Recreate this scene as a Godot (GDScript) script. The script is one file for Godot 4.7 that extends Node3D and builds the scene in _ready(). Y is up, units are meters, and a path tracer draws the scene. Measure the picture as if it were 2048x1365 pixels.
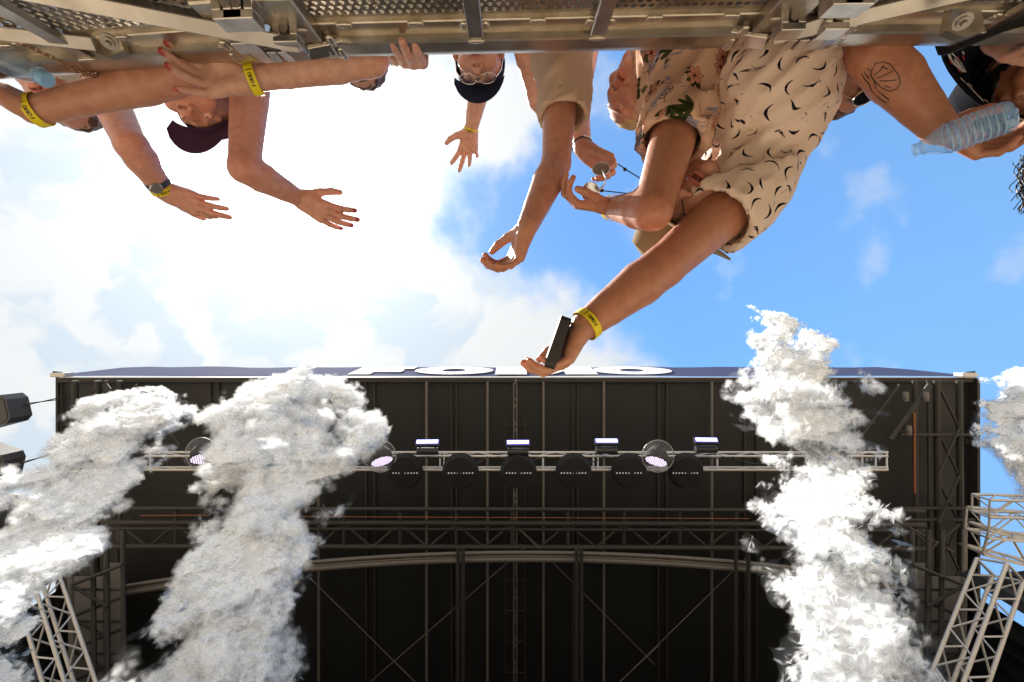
extends Node3D
# A festival seen from the pit floor: the camera looks almost straight up between the crowd barrier and the stage roof.
# x is to the right, y up, +z towards the crowd, -z towards the stage; metres.
const F := 910.0            # focal length in pixels of the 2048 x 1365 frame
var cam: Camera3D
var M := {}                 # materials
var sun_way := Vector3.UP   # towards the sun
var used := {}              # names taken, for numbering

func _ready() -> void:
	setup_view()
	materials()
	build_ground()
	build_stage()
	build_light_truss()
	build_wings()
	build_barriers()
	build_people()
	build_smoke()

# a direction through a pixel, at a depth z along the lens axis
func P(px: float, py: float, z: float) -> Vector3:
	return cam.transform * Vector3((px - 1024.0) / F * z, (682.5 - py) / F * z, -z)

# a vector given as picture right, picture up, towards the viewer
func D(x: float, y: float, z: float) -> Vector3:
	return (cam.basis * Vector3(x, y, z)).normalized()

# where the ray through a pixel meets the vertical plane at this z
func on_plane(px: float, py: float, wz: float) -> Vector3:
	var d := P(px, py, 1.0) - cam.position
	return cam.position + d * ((wz - cam.position.z) / d.z)

# ------------------------------------------------------------------ camera, sky, sun
func setup_view() -> void:
	cam = Camera3D.new()
	cam.name = "camera"
	cam.fov = 2.0 * rad_to_deg(atan(682.5 / F))
	cam.near = 0.02
	cam.far = 600.0
	cam.position = Vector3(0, 0.19, 0)
	cam.rotation_degrees = Vector3(85, 0, 0)
	add_child(cam)
	sun_way = (cam.basis * Vector3(-0.477, 0.387, -1.0)).normalized()
	var sun_dir := (cam.basis * Vector3(-0.477, 0.387, -1.0)).normalized()
	var sun := DirectionalLight3D.new()
	sun.name = "sun"
	sun.light_energy = 1.6
	sun.light_color = Color(1.0, 0.97, 0.93)
	sun.light_angular_distance = 0.5
	sun.shadow_enabled = true
	add_child(sun)
	sun.look_at_from_position(Vector3.ZERO, -sun_dir, Vector3(0, 0, 1))
	var e := Environment.new()
	e.background_mode = Environment.BG_SKY
	e.tonemap_mode = Environment.TONE_MAPPER_LINEAR
	e.tonemap_exposure = 2.45
	e.volumetric_fog_enabled = true
	e.volumetric_fog_density = 0.0
	e.sdfgi_enabled = true
	e.ssao_enabled = true
	e.ssil_enabled = true
	var pm := PanoramaSkyMaterial.new()
	pm.panorama = sky_image(sun_dir)
	var sky := Sky.new()
	sky.sky_material = pm
	e.sky = sky
	var we := WorldEnvironment.new()
	we.name = "environment"
	we.environment = e
	add_child(we)

# the sky for every direction: blue air and a layer of broken cloud, laid out over the flat of the cloud layer (a = x/y, b = z/y)
func sky_image(sun_dir: Vector3) -> ImageTexture:
	var w := 2048
	var h := 1024
	var px := PackedFloat32Array()
	px.resize(w * h * 3)
	var n1 := FastNoiseLite.new()
	n1.seed = 11
	n1.noise_type = FastNoiseLite.TYPE_SIMPLEX
	n1.frequency = 2.6
	n1.fractal_octaves = 6
	n1.fractal_gain = 0.55
	var n2 := FastNoiseLite.new()
	n2.seed = 5
	n2.noise_type = FastNoiseLite.TYPE_SIMPLEX
	n2.frequency = 0.7
	n2.fractal_octaves = 3
	var n3 := FastNoiseLite.new()
	n3.seed = 23
	n3.noise_type = FastNoiseLite.TYPE_SIMPLEX
	n3.frequency = 3.4
	n3.fractal_octaves = 6
	n3.fractal_gain = 0.52
	var zen := Vector3(0.058, 0.160, 0.366)
	var low := Vector3(0.16, 0.29, 0.46)
	# the rim of the cloud bank over the stage, read off as directions
	var rim := [[1365, 1500], [900, 1330], [745, 1235], [690, 1190], [630, 1140], [560, 1095], [500, 985], [430, 955], [340, 1000], [250, 1045], [150, 1030], [60, 985], [-200, 900]]
	var rim_a := PackedFloat32Array()
	var rim_b := PackedFloat32Array()
	for q in rim:
		var d := P(q[1], q[0], 1.0) - cam.position
		rim_a.append(d.x / d.y)
		rim_b.append(d.z / d.y)
	var b0 := rim_b[0]
	var b1 := rim_b[rim_b.size() - 1]
	var edge_at := PackedFloat32Array()
	var ri := 0
	for q in 81:
		var b := lerpf(b0, b1, q / 80.0)
		while ri < rim_b.size() - 2 and b > rim_b[ri + 1]:
			ri += 1
		edge_at.append(lerpf(rim_a[ri], rim_a[ri + 1], clampf((b - rim_b[ri]) / (rim_b[ri + 1] - rim_b[ri]), 0.0, 1.0)))
	for j in h / 2:
		var th := (j + 0.5) / h * PI
		var sy := cos(th)
		var sr := sin(th)
		var step := 1
		if j < 12: step = 8
		elif j < 40: step = 4
		elif j < 90: step = 2
		for i in range(0, w, step):
			var ph := (i + 0.5 * step) / w * TAU
			var d := Vector3(sin(ph) * sr, sy, -cos(ph) * sr)
			var y := maxf(sy, 0.06)
			var a := d.x / y
			var b := d.z / y
			var far := sqrt(a * a + b * b)
			# big shapes: a bank of cloud over the left of the stage, clear over the right, broken cloud elsewhere
			var q := n1.get_noise_2d(a, b)
			var s := n2.get_noise_2d(a + 7.0, b - 3.0)
			var bi := clampf((b - b0) / (b1 - b0), 0.0, 0.9999) * (edge_at.size() - 1)
			var edge := lerpf(edge_at[int(bi)], edge_at[int(bi) + 1], bi - int(bi)) + 0.10 * s
			var bank := smoothstep(-0.20, 0.26, edge - a)
			var open := clampf(0.42 + 1.1 * s, 0.0, 1.0)
			var cover := lerpf(bank, open, smoothstep(1.1, 2.4, far))
			var c := smoothstep(0.18, 0.92, cover * 1.30 + q * 0.75 * (1.0 - absf(cover - 0.5) * 0.7))
			c = maxf(c, 0.30 * smoothstep(0.18, 0.75, q + 0.1 * s))
			var air := zen.lerp(low, pow(1.0 - sy, 0.9))
			air = air * (1.0 + 0.38 * smoothstep(0.55, -0.35, b) * smoothstep(2.0, 0.4, far))
			var ang := acos(clampf(d.dot(sun_dir), -1.0, 1.0))
			air += Vector3(1.0, 0.98, 0.94) * (0.16 * exp(-ang / 0.30) + 0.05 * bank)
			var thick := clampf(0.5 + n3.get_noise_2d(a + q * 0.12, b) * 1.1 + s * 0.3, 0.0, 1.0)
			var white := Vector3(0.295, 0.34, 0.38).lerp(Vector3(0.375, 0.385, 0.39), smoothstep(-0.05, 0.6, thick))
			white = white * (1.0 + 1.5 * exp(-ang / 0.17))
			var col := air.lerp(white, c)
			col += Vector3(1.0, 0.97, 0.92) * (3.0 * exp(-pow(ang / 0.085, 1.2)))
			col *= 0.92
			var o := (j * w + i) * 3
			for t in step:
				px[o] = col.x
				px[o + 1] = col.y
				px[o + 2] = col.z
				o += 3
	for o in range(w * h / 2, w * h):
		px[o * 3] = 0.20
		px[o * 3 + 1] = 0.19
		px[o * 3 + 2] = 0.17
	return ImageTexture.create_from_image(Image.create_from_data(w, h, false, Image.FORMAT_RGBF, px.to_byte_array()))

# ------------------------------------------------------------------ materials
func mat(called: String, lin: Color, rough := 0.6, metal := 0.0) -> StandardMaterial3D:
	var m := StandardMaterial3D.new()
	m.resource_name = called
	m.albedo_color = lin.linear_to_srgb()
	m.roughness = rough
	m.metallic = metal
	M[called] = m
	return m

func noise_tex(freq: float, lo: Color, hi: Color, sd := 1, size := 256, oct := 5) -> NoiseTexture2D:
	var n := FastNoiseLite.new()
	n.seed = sd
	n.noise_type = FastNoiseLite.TYPE_SIMPLEX
	n.frequency = freq
	n.fractal_octaves = oct
	var t := NoiseTexture2D.new()
	t.width = size
	t.height = size
	t.seamless = true
	t.noise = n
	var g := Gradient.new()
	g.set_color(0, lo)
	g.set_color(1, hi)
	t.color_ramp = g
	return t

func grain(m: StandardMaterial3D, tex: Texture2D, scale: float, world := true) -> void:
	m.albedo_texture = tex
	m.uv1_triplanar = true
	m.uv1_world_triplanar = world
	m.uv1_scale = Vector3.ONE * scale

func bump(m: StandardMaterial3D, freq: float, cm: float, sd := 3) -> void:
	m.heightmap_enabled = true
	m.heightmap_texture = noise_tex(freq, Color.BLACK, Color.WHITE, sd)
	m.heightmap_scale = cm

func materials() -> void:
	var m: StandardMaterial3D
	m = mat("ground", Color(0.54, 0.46, 0.35), 0.95)
	grain(m, noise_tex(0.03, Color(0.72, 0.70, 0.66), Color(1, 1, 1), 2, 512), 0.4)
	bump(m, 0.08, 1.5)
	m = mat("deck", Color(0.05, 0.05, 0.052), 0.8)
	m = mat("aluminium", Color(0.64, 0.595, 0.53), 0.36, 0.92)
	grain(m, noise_tex(0.02, Color(0.80, 0.77, 0.72), Color(1, 1, 1), 4), 2.2)
	m.roughness_texture = noise_tex(0.05, Color(0.75, 0.75, 0.75), Color(1, 1, 1), 8)
	bump(m, 0.25, 0.006)
	m = mat("bright_aluminium", Color(0.72, 0.68, 0.63), 0.30, 0.95)
	grain(m, noise_tex(0.015, Color(0.78, 0.77, 0.76), Color(1, 1, 1), 6), 3.0)
	m = mat("weld", Color(0.72, 0.66, 0.55), 0.28, 0.9)
	mat("steel_bolt", Color(0.42, 0.38, 0.34), 0.35, 0.9)
	m = mat("truss_alloy", Color(0.50, 0.47, 0.44), 0.5, 0.45)
	m = mat("grey_rod", Color(0.125, 0.112, 0.102), 0.6, 0.2)
	mat("dark_rod", Color(0.030, 0.027, 0.025), 0.65, 0.2)
	m = mat("roof_sheet", Color(0.0055, 0.0054, 0.0054), 0.6)
	grain(m, noise_tex(0.01, Color(0.7, 0.7, 0.7), Color(1, 1, 1), 9), 0.15)
	mat("black_drape", Color(0.005, 0.005, 0.0055), 0.95)
	mat("grey_scrim", Color(0.14, 0.135, 0.135), 0.9)
	m = mat("banner_blue", Color(0.06, 0.075, 0.15), 0.95)
	m.metallic_specular = 0.08
	m.backlight_enabled = true
	m.backlight = Color(0.5, 0.5, 0.55)
	m = mat("banner_white", Color(0.80, 0.80, 0.80), 0.9)
	m.backlight_enabled = true
	m.backlight = Color(0.6, 0.6, 0.6)
	mat("orange_strap", Color(0.20, 0.065, 0.02), 0.7)
	mat("black_plastic", Color(0.02, 0.02, 0.022), 0.45)
	mat("black_strap", Color(0.012, 0.012, 0.013), 0.7)
	mat("speaker_grey", Color(0.055, 0.055, 0.06), 0.6)
	m = mat("strobe_glow", Color(0.7, 0.75, 0.9), 0.4)
	m.emission_enabled = true
	m.emission = Color(0.80, 0.84, 1.0)
	m.emission_energy_multiplier = 1.3
	m = mat("strobe_rim", Color(0.1, 0.1, 0.4), 0.4)
	m.emission_enabled = true
	m.emission = Color(0.30, 0.26, 0.95)
	m.emission_energy_multiplier = 0.28
	m = mat("led_glow", Color(0.7, 0.7, 0.8), 0.4)
	m.emission_enabled = true
	m.emission = Color(0.95, 0.86, 1.0)
	m.emission_energy_multiplier = 0.55
	m = mat("led_dim", Color(0.5, 0.5, 0.52), 0.25, 0.3)
	m.emission_enabled = true
	m.emission = Color(0.9, 0.92, 1.0)
	m.emission_energy_multiplier = 0.05
	m = mat("clear_dome", Color(1, 1, 1), 0.05)
	m.albedo_color.a = 0.03
	m.transparency = BaseMaterial3D.TRANSPARENCY_ALPHA
	m.metallic_specular = 0.15
	m = mat("smoked_dome", Color(0.01, 0.01, 0.01), 0.1)
	m.albedo_color.a = 0.72
	m.transparency = BaseMaterial3D.TRANSPARENCY_ALPHA
	mat("dome_ring", Color(0.30, 0.29, 0.27), 0.35)
	# smoke: white droplets that throw light back and let it through in equal parts
	for q in ["smoke_heart", "smoke_puffs"]:
		m = mat(q, Color(0.955, 0.975, 0.99), 1.0)
		m.metallic_specular = 0.0
		m.backlight_enabled = true
		m.backlight = Color(1, 1, 1)
	m.vertex_color_use_as_albedo = true
	m.transparency = BaseMaterial3D.TRANSPARENCY_ALPHA

# ------------------------------------------------------------------ nodes
func numbered(called: String) -> String:
	if not used.has(called):
		used[called] = 0
		return called
	used[called] += 1
	return "%s_%03d" % [called, used[called]]

func thing(called: String, label: String, category: String, at := Vector3.ZERO, group := "") -> Node3D:
	var o := Node3D.new()
	o.name = numbered(called)
	o.position = at
	o.set_meta("label", label)
	o.set_meta("category", category)
	if group != "":
		o.set_meta("group", group)
	add_child(o)
	return o

func base_of(o: Node) -> Vector3:
	var at := Vector3.ZERO
	while o is Node3D and o != self:
		at += (o as Node3D).position
		o = o.get_parent()
	return at

# a part whose mesh is given in world coordinates
func part(owner_: Node3D, called: String, mesh: Mesh, m: Material) -> MeshInstance3D:
	var o := MeshInstance3D.new()
	o.name = called
	o.mesh = mesh
	o.material_override = m
	o.position = -base_of(owner_)
	owner_.add_child(o, true)
	return o

func structure(called: String, mesh: Mesh, m: Material) -> MeshInstance3D:
	var o := MeshInstance3D.new()
	o.name = numbered(called)
	o.mesh = mesh
	o.material_override = m
	o.set_meta("kind", "structure")
	add_child(o)
	return o

var unit_rod: ArrayMesh
# a bar of a truss or a wire: one shared cylinder, placed
func rod(owner_: Node3D, called: String, a: Vector3, b: Vector3, r: float, m: Material) -> MeshInstance3D:
	if unit_rod == null:
		var g := Geo.new()
		g.tube(Vector3.ZERO, Vector3(0, 1, 0), 1.0, 1.0, 8)
		unit_rod = g.mesh()
	var o := MeshInstance3D.new()
	o.name = called
	o.mesh = unit_rod
	o.material_override = m
	var y := b - a
	var x := y.cross(Vector3(0.31, 0.2, 0.93)).normalized()
	var z := x.cross(y).normalized()
	o.transform = Transform3D(Basis(x * r, y, z * r), a - base_of(owner_))
	owner_.add_child(o, true)
	return o

func frame_at(at: Vector3, y: Vector3, towards: Vector3) -> Transform3D:
	var yy := y.normalized()
	var zz := (towards - yy * towards.dot(yy)).normalized()
	return Transform3D(Basis(yy.cross(zz), yy, zz), at)

# ------------------------------------------------------------------ plain shapes
class Geo extends RefCounted:
	var v := PackedVector3Array()
	var n := PackedVector3Array()
	var x := PackedInt32Array()

	func tri(a: Vector3, b: Vector3, c: Vector3, na: Vector3, nb: Vector3, nc: Vector3) -> void:
		var s := v.size()
		if (b - a).cross(c - a).dot(na + nb + nc) > 0.0:
			v.append_array([a, c, b])
			n.append_array([na, nc, nb])
		else:
			v.append_array([a, b, c])
			n.append_array([na, nb, nc])
		x.append_array([s, s + 1, s + 2])

	func flat(pts: Array, out: Vector3) -> void:
		var k: Vector3 = (pts[1] - pts[0]).cross(pts[2] - pts[0]).normalized()
		if k.dot(out) < 0.0:
			k = -k
		for i in range(1, pts.size() - 1):
			tri(pts[0], pts[i], pts[i + 1], k, k, k)

	func box(t: Transform3D, size: Vector3, ch := 0.0) -> void:
		var h := size * 0.5
		var at := func(ax: int, s: Array) -> Vector3:
			var q := Vector3.ZERO
			for i in 3:
				q[i] = s[i] * (h[i] if i == ax else h[i] - ch)
			return t * q
		for ax in 3:
			var b := (ax + 1) % 3
			var c := (ax + 2) % 3
			for s in [-1.0, 1.0]:
				var pts := []
				for uv in [[-1.0, -1.0], [1.0, -1.0], [1.0, 1.0], [-1.0, 1.0]]:
					var g := [0.0, 0.0, 0.0]
					g[ax] = s
					g[b] = uv[0]
					g[c] = uv[1]
					pts.append(at.call(ax, g))
				var o := Vector3.ZERO
				o[ax] = s
				flat(pts, t.basis * o)
			if ch > 0.0:
				for s in [-1.0, 1.0]:
					for u in [-1.0, 1.0]:
						var g0 := [0.0, 0.0, 0.0]
						g0[ax] = s
						g0[b] = u
						g0[c] = -1.0
						var g1 := g0.duplicate()
						g1[c] = 1.0
						var o := Vector3.ZERO
						o[ax] = s
						o[b] = u
						flat([at.call(ax, g0), at.call(ax, g1), at.call(b, g1), at.call(b, g0)], t.basis * o)
		if ch > 0.0:
			for s in 8:
				var g := [-1.0 + 2.0 * (s & 1), -1.0 + 2.0 * ((s >> 1) & 1), -1.0 + 2.0 * ((s >> 2) & 1)]
				flat([at.call(0, g), at.call(1, g), at.call(2, g)], t.basis * Vector3(g[0], g[1], g[2]))

	# a bar of rectangular section from a to b; side: the direction of its width
	func bar(a: Vector3, b: Vector3, side: Vector3, w: float, d: float, ch := 0.0) -> void:
		var y := (b - a).normalized()
		var xx := (side - y * side.dot(y)).normalized()
		box(Transform3D(Basis(xx, y, xx.cross(y)), (a + b) * 0.5), Vector3(w, (b - a).length(), d), ch)

	func tube(a: Vector3, b: Vector3, ra: float, rb: float, sides := 8, caps := true) -> void:
		path([a, b], [ra, rb], sides, caps)

	func path(pts: Array, rad: Array, sides := 8, caps := true, squash := 1.0, side := Vector3.ZERO) -> void:
		var rings := []
		var norms := []
		var ref := side
		if ref == Vector3.ZERO:
			var d0: Vector3 = (pts[1] - pts[0]).normalized()
			ref = d0.cross(Vector3(0.3, 0.5, 0.81)).normalized()
		for i in pts.size():
			var d: Vector3 = (pts[mini(i + 1, pts.size() - 1)] - pts[maxi(i - 1, 0)]).normalized()
			ref = (ref - d * ref.dot(d)).normalized()
			var o := d.cross(ref)
			var ring := []
			var nr := []
			for s in sides:
				var an := TAU * s / sides
				ring.append(pts[i] + (ref * cos(an) + o * sin(an) * squash) * rad[i])
				nr.append((ref * cos(an) * squash + o * sin(an)).normalized())
			rings.append(ring)
			norms.append(nr)
		for i in pts.size() - 1:
			for s in sides:
				var s2 := (s + 1) % sides
				tri(rings[i][s], rings[i + 1][s], rings[i + 1][s2], norms[i][s], norms[i + 1][s], norms[i + 1][s2])
				tri(rings[i][s], rings[i + 1][s2], rings[i][s2], norms[i][s], norms[i + 1][s2], norms[i][s2])
		if caps:
			flat(rings[0], pts[0] - pts[1])
			flat(rings[-1], pts[-1] - pts[-2])

	# a unit ball under a transform
	func ball(t: Transform3D, rings := 6, segs := 10) -> void:
		var bi := t.basis.inverse().transposed()
		for i in rings:
			for j in segs:
				var q := []
				for e in [[0, 0], [1, 0], [1, 1], [0, 1]]:
					var th: float = PI * (i + e[0]) / rings
					var ph: float = TAU * (j + e[1]) / segs
					q.append(Vector3(sin(th) * cos(ph), cos(th), sin(th) * sin(ph)))
				var m := q.map(func(p): return (bi * p).normalized())
				if i > 0:
					tri(t * q[0], t * q[2], t * q[3], m[0], m[2], m[3])
				if i < rings - 1:
					tri(t * q[0], t * q[1], t * q[2], m[0], m[1], m[2])

	# profile of [radius, height] turned about the y axis of t; flat-shaded along the profile where it bends sharply
	func lathe(t: Transform3D, prof: Array, segs := 20, from := 0.0, to := TAU) -> void:
		for i in prof.size() - 1:
			var p: Array = prof[i]
			var q: Array = prof[i + 1]
			var nn := Vector2(q[1] - p[1], p[0] - q[0]).normalized()
			for j in segs:
				var pts := []
				var ns := []
				for e in [[p, 0], [q, 0], [q, 1], [p, 1]]:
					var an: float = lerpf(from, to, float(j + e[1]) / segs)
					pts.append(t * Vector3(e[0][0] * cos(an), e[0][1], e[0][0] * sin(an)))
					ns.append((t.basis * Vector3(nn.x * cos(an), nn.y, nn.x * sin(an))).normalized())
				if q[0] > 1e-6:
					tri(pts[0], pts[1], pts[2], ns[0], ns[1], ns[2])
				if p[0] > 1e-6:
					tri(pts[0], pts[2], pts[3], ns[0], ns[2], ns[3])

	# a flat outline in the x-y plane of t, given a thickness along z
	func plate(t: Transform3D, poly: PackedVector2Array, thick: float) -> void:
		var ix := Geometry2D.triangulate_polygon(poly)
		for s in [-0.5, 0.5]:
			var o: Vector3 = t.basis.z * s
			for i in range(0, ix.size(), 3):
				var a := t * Vector3(poly[ix[i]].x, poly[ix[i]].y, thick * s)
				var b := t * Vector3(poly[ix[i + 1]].x, poly[ix[i + 1]].y, thick * s)
				var c := t * Vector3(poly[ix[i + 2]].x, poly[ix[i + 2]].y, thick * s)
				tri(a, b, c, o.normalized(), o.normalized(), o.normalized())
		var way := -1.0 if Geometry2D.is_polygon_clockwise(poly) else 1.0
		for i in poly.size():
			var p := poly[i]
			var q := poly[(i + 1) % poly.size()]
			var o2 := Vector2((q - p).y, -(q - p).x) * way
			flat([t * Vector3(p.x, p.y, -thick * 0.5), t * Vector3(q.x, q.y, -thick * 0.5), t * Vector3(q.x, q.y, thick * 0.5), t * Vector3(p.x, p.y, thick * 0.5)], t.basis * Vector3(o2.x, o2.y, 0))

	func mesh() -> ArrayMesh:
		var a := []
		a.resize(Mesh.ARRAY_MAX)
		a[Mesh.ARRAY_VERTEX] = v
		a[Mesh.ARRAY_NORMAL] = n
		a[Mesh.ARRAY_INDEX] = x
		var m := ArrayMesh.new()
		m.add_surface_from_arrays(Mesh.PRIMITIVE_TRIANGLES, a)
		return m

# ------------------------------------------------------------------ soft shapes: a field on a grid, meshed as surface nets
class Hide extends RefCounted:          # what several fields are gathered into
	var v := PackedVector3Array()
	var n := PackedVector3Array()
	var c := PackedColorArray()
	var x := PackedInt32Array()
	func mesh(colored := true) -> ArrayMesh:
		var a := []
		a.resize(Mesh.ARRAY_MAX)
		a[Mesh.ARRAY_VERTEX] = v
		a[Mesh.ARRAY_NORMAL] = n
		if colored:
			a[Mesh.ARRAY_COLOR] = c
		a[Mesh.ARRAY_INDEX] = x
		var m := ArrayMesh.new()
		m.add_surface_from_arrays(Mesh.PRIMITIVE_TRIANGLES, a)
		return m
	# another skin, moved into place
	func add(o: Hide, t: Transform3D) -> void:
		var s := v.size()
		var bi := t.basis.inverse().transposed()
		for p in o.v:
			v.append(t * p)
		for p in o.n:
			n.append((bi * p).normalized())
		c.append_array(o.c)
		var flip := t.basis.determinant() < 0.0
		for i in range(0, o.x.size(), 3):
			x.append(s + o.x[i])
			x.append(s + o.x[i + (2 if flip else 1)])
			x.append(s + o.x[i + (1 if flip else 2)])
	# colour the points within reach of a place
	func spot(from: int, at: Vector3, r: float, col: Color, soft := 0.3) -> void:
		for i in range(from, v.size()):
			var d := v[i].distance_to(at) / r
			if d < 1.0:
				c[i] = c[i].lerp(col, smoothstep(1.0, 1.0 - soft, d) * col.a)

class Field extends RefCounted:
	var lo: Vector3
	var cell: float
	var nx: int
	var ny: int
	var nz: int
	var f := PackedFloat32Array()       # inside is above 0, in cells
	func _init(a: Vector3, b: Vector3, size: float) -> void:
		cell = size
		lo = a
		nx = int(ceil((b.x - a.x) / size)) + 2
		ny = int(ceil((b.y - a.y) / size)) + 2
		nz = int(ceil((b.z - a.z) / size)) + 2
		f.resize(nx * ny * nz)
		f.fill(-1000.0)

	# a tapered capsule, joined smoothly over the width k, or cut away
	func cap(a: Vector3, b: Vector3, ra: float, rb: float, k := 0.02, cut := false) -> void:
		a = (a - lo) / cell
		b = (b - lo) / cell
		ra /= cell
		rb /= cell
		k = maxf(k / cell, 0.01)
		var R := maxf(ra, rb) + k + 2.0
		var ab := b - a
		var l2 := maxf(ab.length_squared(), 1e-6)
		for z in range(maxi(1, ceili(minf(a.z, b.z) - R)), mini(nz - 2, floori(maxf(a.z, b.z) + R)) + 1):
			var t0 := 0.0
			var t1 := 1.0
			if absf(ab.z) > 1e-4:
				var q0 := (z - R - a.z) / ab.z
				var q1 := (z + R - a.z) / ab.z
				t0 = clampf(minf(q0, q1), 0.0, 1.0)
				t1 = clampf(maxf(q0, q1), 0.0, 1.0)
			var ya := a.y + ab.y * t0
			var yb := a.y + ab.y * t1
			for y in range(maxi(1, ceili(minf(ya, yb) - R)), mini(ny - 2, floori(maxf(ya, yb) + R)) + 1):
				var u0 := t0
				var u1 := t1
				if absf(ab.y) > 1e-4:
					var q0 := (y - R - a.y) / ab.y
					var q1 := (y + R - a.y) / ab.y
					u0 = clampf(minf(q0, q1), t0, t1)
					u1 = clampf(maxf(q0, q1), t0, t1)
				var xa := a.x + ab.x * u0
				var xb := a.x + ab.x * u1
				var i := (z * ny + y) * nx
				for x in range(maxi(1, ceili(minf(xa, xb) - R)), mini(nx - 2, floori(maxf(xa, xb) + R)) + 1):
					var p := Vector3(x, y, z) - a
					var t := clampf(p.dot(ab) / l2, 0.0, 1.0)
					var d := (p - ab * t).length() - ra - (rb - ra) * t
					var o := f[i + x]
					if cut:
						if d < o:
							f[i + x] = d
					else:
						d = -d
						var h := k - absf(o - d)
						f[i + x] = maxf(o, d) + (h * h / (4.0 * k) if h > 0.0 else 0.0)

	func ell(c: Vector3, b: Basis, r: Vector3, k := 0.02, cut := false) -> void:
		c = (c - lo) / cell
		r = r / cell
		k = maxf(k / cell, 0.01)
		var R := maxf(r.x, maxf(r.y, r.z)) + k + 2.0
		var mn := minf(r.x, minf(r.y, r.z))
		var bt := b.transposed()
		for z in range(maxi(1, ceili(c.z - R)), mini(nz - 2, floori(c.z + R)) + 1):
			for y in range(maxi(1, ceili(c.y - R)), mini(ny - 2, floori(c.y + R)) + 1):
				var i := (z * ny + y) * nx
				for x in range(maxi(1, ceili(c.x - R)), mini(nx - 2, floori(c.x + R)) + 1):
					var p := bt * (Vector3(x, y, z) - c)
					var q := p / r
					var k0 := q.length()
					var k1 := (q / r).length()
					var d := k0 * (k0 - 1.0) / k1 if k1 > 1e-6 else -mn
					var o := f[i + x]
					if cut:
						if d < o:
							f[i + x] = d
					else:
						d = -d
						var h := k - absf(o - d)
						f[i + x] = maxf(o, d) + (h * h / (4.0 * k) if h > 0.0 else 0.0)

	# keep only the side of the plane that the normal points away from
	func trim(at: Vector3, nn: Vector3, within := 1e9) -> void:
		var a := (at - lo) / cell
		within /= cell
		var i := 0
		for z in nz:
			for y in ny:
				for x in nx:
					if f[i] > -6.0:
						var p := Vector3(x, y, z) - a
						var d := p.dot(nn)
						if d > -f[i] and p.length() < within:
							f[i] = minf(f[i], -d)
					i += 1

	# folds and creases: push the surface by a noise read along stretched axes
	func crease(noise: FastNoiseLite, b: Basis, amp: float) -> void:
		amp /= cell
		var i := 0
		for z in nz:
			for y in ny:
				for x in nx:
					if f[i] > -5.0 and f[i] < 5.0:
						var p := b * (lo + Vector3(x, y, z) * cell)
						f[i] += noise.get_noise_3dv(p) * amp
					i += 1

	func into(s: Hide, col := Color.WHITE) -> int:
		var from := s.v.size()
		var r := Nets.run(f, nx, ny, nz, 0.0)
		var pos: PackedVector3Array = r[0]
		var ix: PackedInt32Array = r[1]
		var nn := PackedVector3Array()
		nn.resize(pos.size())
		for i in pos.size():
			pos[i] = lo + pos[i] * cell
		for i in range(0, ix.size(), 3):
			var a := pos[ix[i]]
			var k := (pos[ix[i + 2]] - a).cross(pos[ix[i + 1]] - a)
			nn[ix[i]] += k
			nn[ix[i + 1]] += k
			nn[ix[i + 2]] += k
		for i in pos.size():
			s.n.append(nn[i].normalized())
			s.c.append(col)
		s.v.append_array(pos)
		for i in ix:
			s.x.append(i + from)
		return from

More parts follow.
